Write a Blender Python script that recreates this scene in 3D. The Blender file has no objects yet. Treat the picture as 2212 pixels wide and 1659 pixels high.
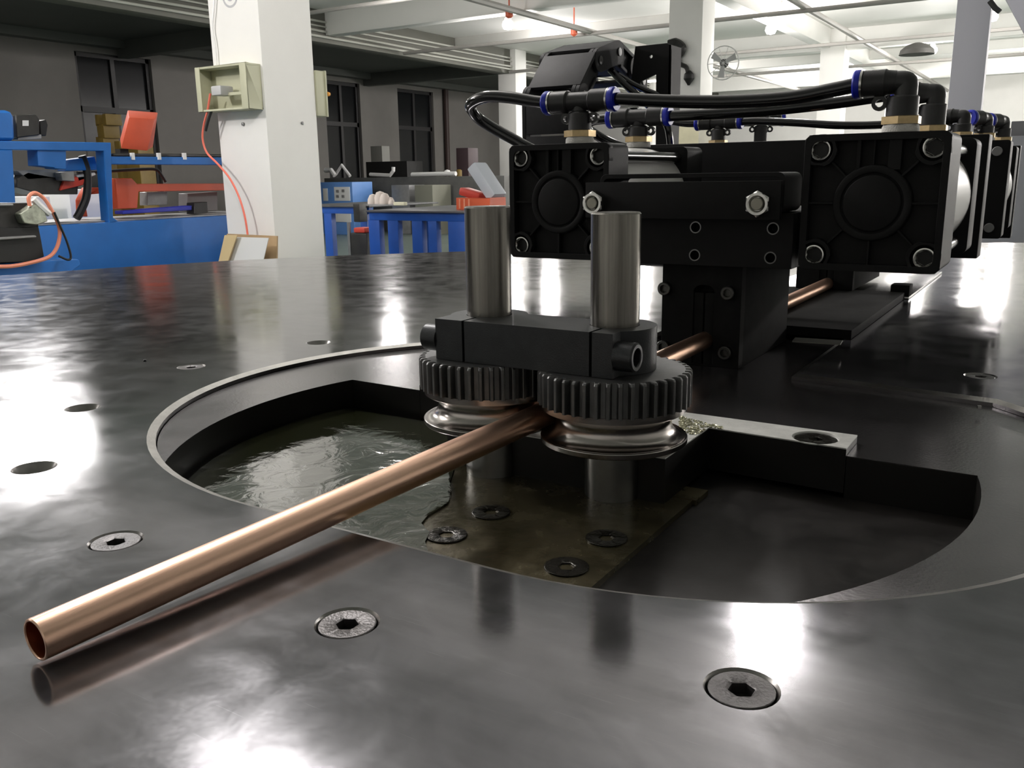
import bpy, bmesh, math, random
from math import sin, cos, pi, radians, sqrt, atan2, tan
from mathutils import Vector, Matrix
from mathutils.geometry import tessellate_polygon
random.seed(7)
sc = bpy.context.scene
COL = sc.collection

# ---------------------------------------------------------------- camera, world, light, exposure
# world frame: x across the machine, y along the copper tube away from the lens, z up, table top z=0, metres
FPX, PITCH, ROLL, YAW, HC = 1913.0, radians(13.23), radians(-0.82), radians(32.09), 0.170
_f = Vector((0, cos(PITCH), -sin(PITCH))); _r = Vector((1, 0, 0)); _u = _r.cross(_f)
_r, _u = _r*cos(ROLL)+_u*sin(ROLL), -_r*sin(ROLL)+_u*cos(ROLL)
_M = Matrix.Rotation(YAW, 3, 'Z')
FW, RT, UP = _M @ _f, _M @ _r, _M @ _u
CAM = Vector((0, 0, HC))
cd = bpy.data.cameras.new('camera'); cam = bpy.data.objects.new('camera', cd); COL.objects.link(cam)
cd.sensor_width = 36; cd.lens = FPX/2212*36; cd.clip_start = 0.01; cd.clip_end = 200
m = Matrix.Identity(4)
for i in range(3):
    m[i][0], m[i][1], m[i][2], m[i][3] = RT[i], UP[i], -FW[i], CAM[i]
cam.matrix_world = m
sc.camera = cam

w = bpy.data.worlds.new('World'); sc.world = w; w.use_nodes = True
w.node_tree.nodes['Background'].inputs[0].default_value = (0.8, 0.85, 1, 1)
w.node_tree.nodes['Background'].inputs[1].default_value = 0.02
sc.view_settings.view_transform = 'Standard'; sc.view_settings.look = 'None'
sc.view_settings.exposure = 0.0; sc.view_settings.gamma = 1.0
sc.view_settings.use_curve_mapping = False
sc.cycles.use_denoising = True
sc.cycles.max_bounces = 7; sc.cycles.diffuse_bounces = 4; sc.cycles.glossy_bounces = 4
sc.cycles.sample_clamp_indirect = 6.0
sc.cycles.caustics_reflective = False; sc.cycles.caustics_refractive = False

LAMP_Z = 2.66
# x, y, watts, shown (only the lamps inside the frame get a fixture; some others are added fill)
LAMPS_AND_FILLS = [(-8.4, 10.1, 45, ''), (-9.4, 16.6, 70, ''), (-8.35, 13.35, 90, 'glowing bulb lamp hanging nearest, left of the chain at the top'), (-9.9, 22.5, 380, 'glowing lamp far back just above the cable chain'),
         (-9.6, -2.0, 90, ''), (-2.42, 1.98, 165, ''), (-1.24, 4.72, 60, ''), (-5.9, .5, 330, ''), (-4.9, 16.6, 300, 'glowing lamp at the top edge right of the bright pillar'),  # the strongest unlabelled one is added, unseen, to brighten the near pillar's face
         (-1.5, 17.5, 120, 'glowing lamp between the two right pillars near the top'), (-2.9, 21.5, 110, 'glowing lamp in the bright far hall above the nearest elbow'), (-1.5, 26.0, 200, 'farthest glowing lamp beside the lavender post'),
         (-6.3, 27.5, 380, 'glowing lamp low behind the wall fan'), (4.6, 13.5, 620, ''), (4.2, 21.0, 760, ''), (4.2, 29.0, 700, '')]  # last three are added fill lights, out of view at the right
for i, (x, y, pw, lb) in enumerate(LAMPS_AND_FILLS):
    ld = bpy.data.lights.new('lamp_or_fill', 'POINT'); ld.energy = pw; ld.shadow_soft_size = 0.20 if pw > 95 else 0.14
    ld.color = (1.0, 0.955, 0.93)
    lo = bpy.data.objects.new('lamp_or_fill_light', ld); COL.objects.link(lo); lo.location = (x, y, LAMP_Z-0.30)

# two unseen area lights standing in for lit ceiling panels, just above the frame; the table mirrors them at its left
for (x, y, sx, sy, pw) in ((-9.50, 5.22, .95, .80, 230), (-9.62, 4.42, .42, .42, 70)):
    ld = bpy.data.lights.new('panel_light', 'AREA'); ld.shape = 'RECTANGLE'; ld.size = sx; ld.size_y = sy; ld.energy = pw
    ld.color = (1.0, .97, .95)
    lo = bpy.data.objects.new('panel_light', ld); COL.objects.link(lo); lo.location = (x, y, 2.60)

def ray(u, v): return FW + RT*((u-1106)/FPX) - UP*((v-829.5)/FPX)
def on(u, v, x=None, y=None, z=None):
    d = ray(u, v)
    k, val = (0, x) if x is not None else (1, y) if y is not None else (2, z)
    return CAM + d*((val-CAM[k])/d[k])

# ---------------------------------------------------------------- materials
def lin(c): return tuple(((x/255)/12.92 if x/255 <= 0.04045 else ((x/255+0.055)/1.055)**2.4) for x in c)
MATS = {}
def mat(name, col, rough=0.5, metal=0.0, var=0.0, vscale=20.0, bump=0.0, bscale=200.0, rvar=0.0, spec=0.5,
        emit=None, estr=0.0, trans=0.0, coat=0.0, stretch=(1, 1, 1), col2=None, alpha=1.0):
    if name in MATS: return MATS[name]
    M = bpy.data.materials.new(name); M.use_nodes = True
    nt = M.node_tree; b = nt.nodes['Principled BSDF']; N = nt.nodes.new; L = nt.links.new
    b.inputs['Base Color'].default_value = (*col, 1); b.inputs['Roughness'].default_value = rough
    b.inputs['Metallic'].default_value = metal; b.inputs['Specular IOR Level'].default_value = spec
    b.inputs['Transmission Weight'].default_value = trans; b.inputs['Coat Weight'].default_value = coat
    b.inputs['Alpha'].default_value = alpha
    tc = N('ShaderNodeTexCoord'); mp = N('ShaderNodeMapping'); L(tc.outputs['Object'], mp.inputs['Vector'])
    mp.inputs['Scale'].default_value = stretch
    if emit:
        b.inputs['Emission Color'].default_value = (*emit, 1); b.inputs['Emission Strength'].default_value = estr
    if var > 0 or col2:
        n = N('ShaderNodeTexNoise'); n.inputs['Scale'].default_value = vscale; n.inputs['Detail'].default_value = 5
        n.inputs['Roughness'].default_value = 0.6
        L(mp.outputs[0], n.inputs['Vector'])
        r = N('ShaderNodeValToRGB'); L(n.outputs[0], r.inputs[0])
        c2 = col2 or tuple(min(1, x*(1+var)) for x in col); c1 = col if col2 else tuple(x*(1-var) for x in col)
        r.color_ramp.elements[0].position = 0.35; r.color_ramp.elements[1].position = 0.65
        r.color_ramp.elements[0].color = (*c1, 1); r.color_ramp.elements[1].color = (*c2, 1)
        L(r.outputs[0], b.inputs['Base Color'])
        if rvar > 0:
            mr = N('ShaderNodeMapRange'); L(n.outputs[0], mr.inputs[0])
            mr.inputs['From Min'].default_value = 0.3; mr.inputs['From Max'].default_value = 0.7
            mr.inputs['To Min'].default_value = rough-rvar; mr.inputs['To Max'].default_value = rough+rvar
            L(mr.outputs[0], b.inputs['Roughness'])
    if bump > 0:
        n2 = N('ShaderNodeTexNoise'); n2.inputs['Scale'].default_value = bscale; n2.inputs['Detail'].default_value = 4
        L(mp.outputs[0], n2.inputs['Vector'])
        bp = N('ShaderNodeBump'); bp.inputs['Strength'].default_value = bump; bp.inputs['Distance'].default_value = 0.001
        L(n2.outputs[0], bp.inputs['Height']); L(bp.outputs[0], b.inputs['Normal'])
    MATS[name] = M
    return M

def table_steel():
    """dark mill-scale steel plate: cloudy oxide patches, fine scratches, wiped streaks"""
    M = bpy.data.materials.new('table_steel'); M.use_nodes = True
    nt = M.node_tree; b = nt.nodes['Principled BSDF']; N = nt.nodes.new; L = nt.links.new
    b.inputs['Metallic'].default_value = 0.80
    tc = N('ShaderNodeTexCoord')
    def noise(scale, det, st=(1, 1, 1), rot=0.0, dist=0.0, rough=0.55):
        mp = N('ShaderNodeMapping'); L(tc.outputs['Object'], mp.inputs['Vector']); mp.inputs['Scale'].default_value = st
        mp.inputs['Rotation'].default_value = (0, 0, rot)
        n = N('ShaderNodeTexNoise'); n.inputs['Scale'].default_value = scale; n.inputs['Detail'].default_value = det
        n.inputs['Distortion'].default_value = dist; n.inputs['Roughness'].default_value = rough
        L(mp.outputs[0], n.inputs['Vector']); return n.outputs[0]
    def ramp(src, p0, p1, c0, c1):
        r = N('ShaderNodeMapRange'); L(src, r.inputs[0]); r.inputs['From Min'].default_value = p0; r.inputs['From Max'].default_value = p1
        r.inputs['To Min'].default_value = c0; r.inputs['To Max'].default_value = c1; return r.outputs[0]
    big = noise(5, 4, dist=1.2); mid = noise(28, 6, dist=0.6); fine = noise(420, 3); strk = noise(9, 8, (1, 9, 1), radians(-8))
    scr = noise(60, 2, (0.5, 30, 1), radians(20)); scr2 = noise(60, 2, (0.4, 34, 1), radians(-55))
    def mul(a, bb, op='MULTIPLY'):
        x = N('ShaderNodeMath'); x.operation = op
        for i, s in enumerate((a, bb)):
            if isinstance(s, (int, float)): x.inputs[i].default_value = s
            else: L(s, x.inputs[i])
        return x.outputs[0]
    v = mul(ramp(big, .3, .7, .128, .168), ramp(mid, .3, .7, .86, 1.14))
    sm = noise(11, 3, (1, 1.6, 1), radians(35), dist=2.2); v = mul(v, ramp(sm, .47, .57, .95, 1.06)); v = mul(v, ramp(strk, .35, .7, .92, 1.1)); v = mul(v, ramp(scr, .70, .74, 1, 1.35)); v = mul(v, ramp(scr2, .72, .75, 1, 1.3))
    cmb = N('ShaderNodeCombineColor'); L(mul(v, 1.0), cmb.inputs[0]); L(mul(v, .99), cmb.inputs[1]); L(mul(v, 1.05), cmb.inputs[2])
    L(cmb.outputs[0], b.inputs['Base Color'])
    rg = mul(ramp(big, .3, .7, .105, .145), ramp(mid, .35, .65, .8, 1.25)); rg = mul(rg, ramp(fine, .3, .7, .95, 1.08))
    L(rg, b.inputs['Roughness'])
    bp = N('ShaderNodeBump'); bp.inputs['Strength'].default_value = .05; bp.inputs['Distance'].default_value = .0002
    L(mul(mid, mul(fine, .5), 'ADD'), bp.inputs['Height']); L(bp.outputs[0], b.inputs['Normal'])
    MATS['table'] = M; return M
TABLE = table_steel()
DISC = mat('plate_steel', (.150, .144, .148), .24, .90, var=.06, vscale=14, bump=.10, bscale=500, rvar=.03)
BRIGHT = mat('turned_steel', (.50, .49, .47), .24, 1.0, var=.12, vscale=40, bump=.06, bscale=900, stretch=(1, 1, .15))
PIN = mat('reflection_streaked_pin', (.22, .21, .19), .25, 1.0, var=.40, vscale=150, bump=.10, bscale=700, stretch=(1, 1, .03))  # upright streaks in the colour imitate reflections of the hall
WHEEL = mat('polished_wheel_steel', (.42, .39, .37), .20, 1.0, var=.15, vscale=30, rvar=.04, stretch=(.4, .4, 6))
SHAFT = mat('shaft_steel', (.33, .33, .32), .32, 1.0, var=.1, vscale=50)
CHAM = mat('machined_edge_steel', (.46, .45, .43), .32, 1.0, var=.12, vscale=60, bump=.2, bscale=600)
COPPER = mat('copper', (.96, .62, .46), .33, 1.0, var=.07, vscale=26, bump=.05, bscale=500, rvar=.05, stretch=(3, .35, 3))
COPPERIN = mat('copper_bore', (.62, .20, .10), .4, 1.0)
BLKOX = mat('black_oxide', (.015, .015, .015), .72, 0.0, var=.15, vscale=60, bump=.12, bscale=900, spec=.10)
CLAMPM = mat('blued_steel', (.042, .044, .047), .38, 0.6, var=.12, vscale=80, bump=.15, bscale=1100)
GEARM = mat('gear_steel', (.15, .15, .15), .44, 0.9, var=.15, vscale=60, bump=.12, bscale=900)
BLKAL = mat('black_anodised', (.0095, .0095, .010), .58, 0.0, var=.12, vscale=40, bump=.1, bscale=900, spec=.20)
BLKPL = mat('black_plastic', (.020, .020, .021), .40, 0, var=.1, vscale=50, bump=.12, bscale=1200)
CHAINM = mat('cable_chain_plastic', (.022, .022, .024), .60, 0, var=.15, vscale=30, bump=.1, bscale=600, spec=.2)
HOSE = mat('black_hose', (.008, .008, .009), .10, 0, spec=.6)
BLUEP = mat('blue_release_plastic', (.010, .022, .46), .35)
SILV = mat('zinc_plated', (.62, .62, .60), .22, 1.0, var=.1, vscale=300)
BRASS = mat('brass', (.62, .47, .26), .36, 1.0, var=.08, vscale=200)
TAPE = mat('sealing_tape_white', (.72, .70, .66), .7, bump=.8, bscale=700)
BARREL = mat('white_anodised_barrel', (.62, .62, .60), .45, 0.0)
HOLE = mat('dark_bore', (.006, .006, .006), .6)
FLOORP = mat('pit_floor_steel', (.013, .011, .010), .45, .4, var=.3, vscale=30, bump=.1, bscale=160, rvar=.08)
OLIVE = mat('oily_die_plate', (.085, .072, .040), .24, .4, var=.3, vscale=45, bump=.25, bscale=160, rvar=.08)
PITW = mat('dark_wall_steel', (.012, .011, .010), .35, .3)  # darker steel for pit walls, slot edge and insert sides
INSERT = mat('ground_insert_steel', (.72, .72, .69), .45, .5, var=.12, vscale=60, bump=.2, bscale=700)
PAINTW = mat('white_wall_paint', (.86, .85, .82), .6, var=.02, vscale=2)
PAINTC = mat('white_ceiling_paint', (.86, .85, .82), .7, var=.02, vscale=1)
SHADEW = mat('shade_toned_wall_paint', (.17, .162, .15), .7, var=.05, vscale=1.5)  # gloom of the unlit bay mixed into the wall colour
SHADEC = mat('shade_toned_ceiling_paint', (.13, .135, .125), .7, var=.04, vscale=1.5)  # the bay's missing light darkens this ceiling and beam colour too
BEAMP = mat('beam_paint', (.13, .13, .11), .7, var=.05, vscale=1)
GREENF = mat('green_floor_paint', (.125, .160, .140), .35, var=.12, vscale=1.2)
BLUE = mat('blue_enamel', (.006, .125, .44), .50, var=.05, vscale=6)
BLUE2 = mat('blue_bench_paint', (.010, .070, .34), .42, var=.05, vscale=8)
BLUELT = mat('light_blue_paint', (.12, .27, .62), .45)
ORANGE = mat('orange_enamel', (.58, .075, .025), .45, var=.06, vscale=8)
REDP = mat('red_plastic', (.55, .05, .03), .45)
DARK = mat('dark_machine_metal', (.030, .029, .028), .4, .3, var=.2, vscale=12)
GREY = mat('grey_machine_metal', (.26, .26, .26), .4, .3, var=.1, vscale=12)
CREAM = mat('cream_box_plastic', (.50, .50, .36), .5)
WHITEP = mat('white_plastic', (.75, .75, .74), .45)
PINKC = mat('coral_cable', (.85, .19, .13), .45)
CARD = mat('cardboard', (.42, .29, .16), .8, var=.08, vscale=8)
WINF = mat('window_frame_dark', (.014, .013, .014), .5)
PIPEM = mat('white_conduit', (.48, .48, .43), .5)
POSTM = mat('lavender_grey_paint', (.42, .42, .47), .5)
LAMPE = mat('lamp_glow', (1, 1, 1), .5, emit=(1, .97, .90), estr=14)
YEL = mat('yellow_machine_paint', (.17, .11, .02), .5, var=.1, vscale=5)
CLEAR = mat('clear_box_plastic', (.62, .66, .72), .25, alpha=.75)
CLOTH = mat('pale_cloth', (.62, .55, .50), .8, bump=.5, bscale=30)

def glassm():
    M = bpy.data.materials.new('window_glass'); M.use_nodes = True
    b = M.node_tree.nodes['Principled BSDF']
    b.inputs['Base Color'].default_value = (.010, .011, .012, 1); b.inputs['Roughness'].default_value = .2; b.inputs['Specular IOR Level'].default_value = .25
    b.inputs['Alpha'].default_value = .85
    return M
GLASS = glassm()

def oilm():
    M = bpy.data.materials.new('oil_film'); M.use_nodes = True
    nt = M.node_tree; b = nt.nodes['Principled BSDF']; N = nt.nodes.new; L = nt.links.new
    b.inputs['Base Color'].default_value = (.020, .022, .010, 1); b.inputs['Roughness'].default_value = .035
    b.inputs['Coat Weight'].default_value = 1.0; b.inputs['Coat Roughness'].default_value = .02
    b.inputs['Specular IOR Level'].default_value = .9
    b.inputs['IOR'].default_value = 1.7
    tc = N('ShaderNodeTexCoord')
    n = N('ShaderNodeTexNoise'); n.inputs['Scale'].default_value = 42; n.inputs['Detail'].default_value = 4; n.inputs['Distortion'].default_value = 1.3
    n.inputs['Detail'].default_value = 7
    L(tc.outputs['Object'], n.inputs['Vector'])
    bp = N('ShaderNodeBump'); bp.inputs['Strength'].default_value = .45; bp.inputs['Distance'].default_value = .0012
    L(n.outputs[0], bp.inputs['Height']); L(bp.outputs[0], b.inputs['Normal']); L(bp.outputs[0], b.inputs['Coat Normal'])
    return M
OIL = oilm()

# ---------------------------------------------------------------- mesh helpers
class MB:
    def __init__(s): s.v = []; s.f = []
    def add(s, vs, fs):
        o = len(s.v); s.v += [tuple(p) for p in vs]; s.f += [tuple(i+o for i in f) for f in fs]; return s
    def box(s, x0, x1, y0, y1, z0, z1):
        return s.add([(x0,y0,z0),(x1,y0,z0),(x1,y1,z0),(x0,y1,z0),(x0,y0,z1),(x1,y0,z1),(x1,y1,z1),(x0,y1,z1)],
                     [(0,3,2,1),(4,5,6,7),(0,1,5,4),(1,2,6,5),(2,3,7,6),(3,0,4,7)])
    def obox(s, c, h, M):
        """box of half sizes h, centre c, axes = 3x3 matrix M"""
        c = Vector(c); vs = []
        for z in (-1, 1):
            for x, y in ((-1,-1),(1,-1),(1,1),(-1,1)):
                vs.append(c + M @ Vector((x*h[0], y*h[1], z*h[2])))
        return s.add(vs, [(0,3,2,1),(4,5,6,7),(0,1,5,4),(1,2,6,5),(2,3,7,6),(3,0,4,7)])
    def loft(s, rings, cap0=True, cap1=True, close=False):
        n = len(rings[0]); vs = [p for r in rings for p in r]; fs = []
        R = len(rings)
        for k in range(R-1+(1 if close else 0)):
            a = k*n; b = ((k+1) % R)*n
            for i in range(n):
                j = (i+1) % n
                fs.append((a+i, a+j, b+j, b+i))
        if not close:
            if cap0: fs.append(tuple(reversed(range(n))))
            if cap1: fs.append(tuple(range((R-1)*n, R*n)))
        return s.add(vs, fs)
    def lathe(s, prof, o=(0,0,0), ax='z', n=32, cap0=True, cap1=True, M=None):
        """prof: list of (r, h) or (r, h, 'hex'); axis from o"""
        o = Vector(o); rings = []
        for q in prof:
            r, h = q[0], q[1]; ring = []
            for i in range(n):
                a = 2*pi*i/n
                rr = r
                if len(q) > 2:
                    b = ((a+pi/6) % (pi/3))-pi/6
                    rr = r/cos(b)
                ring.append((rr*cos(a), rr*sin(a), h))
            rings.append([o + axmap(p, ax, M) for p in ring])
        return s.loft(rings, cap0, cap1)
    def tube(s, pts, r, n=12, cap=True):
        pts = [Vector(p) for p in pts]; T = []
        for i in range(len(pts)):
            a = pts[max(0, i-1)]; b = pts[min(len(pts)-1, i+1)]; T.append((b-a).normalized())
        up = Vector((0, 0, 1)) if abs(T[0].z) < .9 else Vector((1, 0, 0))
        nrm = T[0].cross(up).normalized(); rings = []
        for i, p in enumerate(pts):
            nrm = (nrm - T[i]*nrm.dot(T[i])).normalized(); bn = T[i].cross(nrm)
            rr = r[i] if isinstance(r, (list, tuple)) else r
            rings.append([p + nrm*(rr*cos(2*pi*k/n)) + bn*(rr*sin(2*pi*k/n)) for k in range(n)])
        return s.loft(rings, cap, cap)
    def extr(s, outer, holes, a, b, ax='z', walls=True):
        """extrude a 2D outline with holes between heights a and b; ax maps (u,v,h)"""
        loops = [list(outer)] + [list(h) for h in holes]
        tri = tessellate_polygon([[Vector((x, y, 0)) for x, y in l] for l in loops])
        flat = [p for l in loops for p in l]; n = len(flat)
        vs = [axmap((x, y, a), ax) for x, y in flat] + [axmap((x, y, b), ax) for x, y in flat]
        fs = []
        for t in tri:
            (x0, y0), (x1, y1), (x2, y2) = flat[t[0]], flat[t[1]], flat[t[2]]
            if (x1-x0)*(y2-y0)-(x2-x0)*(y1-y0) < 0: t = (t[0], t[2], t[1])
            fs.append((t[2], t[1], t[0])); fs.append((t[0]+n, t[1]+n, t[2]+n))
        if walls:
            o = 0
            for l in loops:
                k = len(l)
                for i in range(k):
                    j = (i+1) % k; fs.append((o+i, o+j, o+j+n, o+i+n))
                o += k
        return s.add(vs, fs)
    def build(s, name, mt, parent=None, bevel=0.0, seg=2, smooth=True, ang=35, origin=None, flat=False):
        me = bpy.data.meshes.new(name)
        o0 = Vector(origin) if origin is not None else Vector((0, 0, 0))
        me.from_pydata([tuple(Vector(v)-o0) for v in s.v], [], s.f)
        bm = bmesh.new(); bm.from_mesh(me)
        bmesh.ops.remove_doubles(bm, verts=bm.verts, dist=1e-6)
        bmesh.ops.recalc_face_normals(bm, faces=bm.faces)
        if bevel > 0:
            es = [e for e in bm.edges if len(e.link_faces) == 2 and e.calc_face_angle(0) > radians(30)]
            bmesh.ops.bevel(bm, geom=es, offset=bevel, offset_type='OFFSET', segments=seg, profile=.6, affect='EDGES', clamp_overlap=True)
        bm.to_mesh(me); bm.free()
        if smooth and not flat:
            for p in me.polygons: p.use_smooth = True
            me.set_sharp_from_angle(angle=radians(ang))
        me.materials.append(mt)
        o = bpy.data.objects.new(name, me); COL.objects.link(o)
        o.location = o0
        if parent is not None:
            o.parent = parent; o.location = o0 - parent.location
        return o
def axmap(p, ax, M=None):
    x, y, z = p
    if M is not None: return M @ Vector(p)
    if ax == 'z': return Vector((x, y, z))
    if ax == 'y': return Vector((x, z, y))       # height along +y, v -> z
    if ax == 'x': return Vector((z, x, y))       # height along +x, u -> y, v -> z
    if ax == '-y': return Vector((x, -z, y))
    if ax == '-x': return Vector((-z, x, y))
def tag(o, label, cat, group=None, kind=None):
    o['label'] = label; o['category'] = cat
    if group: o['group'] = group
    if kind: o['kind'] = kind
    return o
def thing(name, loc, label, cat, group=None):
    o = bpy.data.objects.new(name, None); COL.objects.link(o); o.location = loc; o.empty_display_size = .05
    return tag(o, label, cat, group)
def struct(o): o['kind'] = 'structure'; return o
def copytree(o, loc, label, parent=None):
    c = o.copy(); COL.objects.link(c)
    if parent is None: c.location = loc; c['label'] = label
    else: c.parent = parent
    for ch in [k for k in o.children]: copytree(ch, None, None, c)
    return c
def circ(cx, cy, r, n=24, a0=0, a1=2*pi, end=False):
    k = n + (1 if end else 0)
    return [(cx+r*cos(a0+(a1-a0)*i/n), cy+r*sin(a0+(a1-a0)*i/n)) for i in range(k)]
def rrect(x0, x1, y0, y1, r, n=5):
    P = []
    for cx, cy, a in ((x1-r, y0+r, -pi/2), (x1-r, y1-r, 0), (x0+r, y1-r, pi/2), (x0+r, y0+r, pi)):
        P += [(cx+r*cos(a+pi/2*i/n), cy+r*sin(a+pi/2*i/n)) for i in range(n+1)]
    return P
def smooth_path(P, k=8):
    P = [Vector(p) for p in P]; Q = [P[0]*2-P[1]] + P + [P[-1]*2-P[-2]]; out = []
    for i in range(1, len(Q)-2):
        a, b, c, d = Q[i-1:i+3]
        for j in range(k):
            t = j/k
            out.append(.5*((2*b)+(c-a)*t+(2*a-5*b+4*c-d)*t*t+(3*b-a-3*c+d)*t**3))
    out.append(P[-1]); return out
def socket_prof(R, hexr, H, depth, cham=.0008):
    """cap-head profile from its foot (h=0) to its face (h=H) and down a hexagon socket"""
    return [(R, 0), (R, H-cham), (R-cham, H), (hexr*1.16, H), (hexr, H-.0006, 'hex'), (hexr, H-depth, 'hex')]

# ================================================================ SETTING
FZ = -0.92; CZ = 3.12
XL, XR, YF, YB = -18.0, 6.5, -7.0, 34.0
struct(MB().box(XL-.3, XR+.3, YF-.3, YB+.3, FZ-.1, FZ).build('floor', GREENF))
struct(MB().box(-12.2, XR+.2, YF-.2, YB+.2, CZ, CZ+.15).build('ceiling', PAINTC))
o = struct(MB().box(XL-.2, -12.2, YF-.2, YB+.2, CZ, CZ+.15).build('ceiling', SHADEC))
struct(MB().box(XR, XR+.2, YF-.2, YB+.2, FZ, CZ).build('wall_right', PAINTW))
struct(MB().box(XL-.2, XR+.2, YB, YB+.2, FZ, CZ).build('wall_back', PAINTW))
struct(MB().box(XL-.2, XR+.2, YF-.2, YF, FZ, CZ).build('wall_front', PAINTW))
# left wall, three tall window openings
WIN = [(11.76, 13.60), (19.15, 20.60), (22.33, 24.15)]
WZ0, WZ1 = -.2, 2.83
wl = MB(); ys = [YF-.2] + [v for a in WIN for v in a] + [YB+.2]
for i in range(0, len(ys), 2): wl.box(XL-.25, XL, ys[i], ys[i+1], FZ, CZ)
for a, b in WIN: wl.box(XL-.25, XL, a, b, FZ, WZ0).box(XL-.25, XL, a, b, WZ1, CZ)
struct(wl.build('wall_left', SHADEW))
for i, (a, b) in enumerate(WIN):
    f = MB(); wd = .09
    f.box(XL-.2, XL-.08, a, a+wd, WZ0, WZ1).box(XL-.2, XL-.08, b-wd, b, WZ0, WZ1)
    f.box(XL-.2, XL-.08, a, b, WZ0, WZ0+wd).box(XL-.2, XL-.08, a, b, WZ1-wd, WZ1)
    f.box(XL-.2, XL-.08, a, b, 1.62, 1.74).box(XL-.19, XL-.09, (a+b)/2-.05, (a+b)/2+.05, WZ0, WZ1)
    fo = struct(f.build('window_%d' % (i+1), WINF))
    for (ya, yb) in ((a+wd, (a+b)/2-.05), ((a+b)/2+.05, b-wd)):
        for (za, zb) in ((WZ0+wd, 1.62), (1.74, WZ1-wd)):
            MB().box(XL-.15, XL-.14, ya, yb, za, zb).build('pane', GLASS, fo)
struct(MB().box(XL-2.5, XL-2.3, 8, 28, FZ, 4.5).build('wall_outside', mat('night_yard', (.03, .03, .032), .8)))
# row of concrete pillars
PW = .25
def pillar(cx, cy, lab=None):
    return struct(MB().box(cx-PW, cx+PW, cy-PW, cy+PW, FZ, CZ).build('pillar', PAINTW, bevel=.012))
PILLARS = [(-5.1, 4.81), (-4.95, 12.9), (-4.75, 20.9), (-12.0, 11.0), (-12.0, 19.35), (-12.0, 27.7), (-4.75, 28.9), (-12, 2.6), (2.2, 20.9), (2.2, 28.9)]
for c in PILLARS: pillar(*c)
nb = 0
def beam(x0, x1, y0, y1, z0, mt=PAINTC):
    global nb; nb += 1
    return struct(MB().box(x0, x1, y0, y1, z0, CZ).build('trim_%d' % nb, mt, bevel=.01))
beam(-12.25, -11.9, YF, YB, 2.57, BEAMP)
beam(-5.05, -4.8, YF, YB, 2.74); beam(2.1, 2.35, YF, YB, 2.74)
for y in (4.81, 12.9, 20.9, 28.9):
    beam(-11.9, XR, y-.13, y+.13, 2.70)
for y in (8.9, 16.9, 24.9):
    beam(-11.9, XR, y-.08, y+.08, 2.90)
for y in (4.81, 12.9, 20.9): beam(XL, -12.25, y-.13, y+.13, 2.78, SHADEC)
struct(MB().box(XL, XL+.3, YF, YB, 2.95, CZ).build('trim_%d' % (nb+1), SHADEC))
# conduits clipped along the long beam
for i, (z, r_, sag) in enumerate(((2.66, .022, 0), (2.74, .022, .02), (2.84, .016, 0), (2.92, .02, .0))):
    P = [(-11.86+.02*sin(y*.7+i), y, z - sag*sin((y-2)*.5)) for y in range(-6, 33, 1)]
    tag(MB().tube(P, r_, 8).build('conduit', PIPEM), ['lowest thin pale conduit along the long grey ceiling beam', 'second pale conduit from below along the grey ceiling beam',
        'third pale conduit from below along the grey ceiling beam', 'topmost pale conduit along the grey ceiling beam'][i], 'pipe', 'conduits along the ceiling beam')

# ================================================================ TABLE
tab = thing('steel_table', (0, .6, 0), 'large dark steel machine table top with a rounded opening over an oily pit', 'table')
CS = -.279
OPL, OPR = (-.357, .570, .2665), (-.205, .550, .247)     # the opening is a stadium: two end arcs
CHR = [(-.0335, .7465), (-.1860, .7655)]          # back chord of the opening, right half
SLX0, SLX1, SLY = -.3740, -.1860, 1.270         # slot for the rail
CHL = (-.5365, .7665)
def opening(d=0.0):
    """outline of the opening, shrunk by d: two arcs, a back chord and the rail slot"""
    P = []
    cx, cy, r = OPR; a1 = atan2(CHR[0][1]-cy, CHR[0][0]-cx)
    re = sqrt((CHR[0][0]-cx)**2+(CHR[0][1]-cy)**2)
    for k in range(41):
        a = -pi/2 + (a1+pi/2)*k/40; t = min(1, max(0, (a+.35)/(a1+.35))); rr = r + (re-r)*t*t*(3-2*t)
        P.append((cx+rr*cos(a), cy+rr*sin(a)))
    P += [CHR[1], (SLX1, SLY), (SLX0, SLY), (SLX0, .768)]
    cx, cy, r = OPL; P += circ(cx, cy, r, 40, atan2(CHL[1]-cy, CHL[0]-cx), 3*pi/2, True)
    if d == 0: return P
    n = len(P); Q = []
    for i in range(n):
        a, b, c = Vector(P[i-1]), Vector(P[i]), Vector(P[(i+1) % n])
        e1, e2 = (b-a).normalized(), (c-b).normalized()
        n1, n2 = Vector((-e1.y, e1.x)), Vector((-e2.y, e2.x)); m_ = (n1+n2).normalized()
        Q.append(tuple(b + m_*(d/max(.5, m_.dot(n1)))))
    return Q
edge = [(-1.76, -.45), (.95, -.45), (.95, 2.42), (-.1, 2.42), (-.6, 2.22), (-.95, 1.92), (-1.194, 1.707), (-1.39, 1.51), (-1.538, 1.309), (-1.64, 1.10), (-1.71, .911), (-1.75, .75)]
SCREWS = [(1602, 1486), (750, 1345), (250, 1168), (413, 792), (2118, 812)]
EMPTY = [(74, 1010), (178, 881), (688, 740)]
scr_xy = [on(u, v, z=0) for u, v in SCREWS]; emp_xy = [on(u, v, z=0) for u, v in EMPTY]
RH = .0129
holes = [circ(p.x, p.y, RH, 32) for p in scr_xy] + [circ(p.x, p.y, RH, 32) for p in emp_xy]
CONE = mat('cut_cone_steel', (.30, .29, .28), .3, 1.0, var=.1, vscale=80)
mb = MB()
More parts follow.
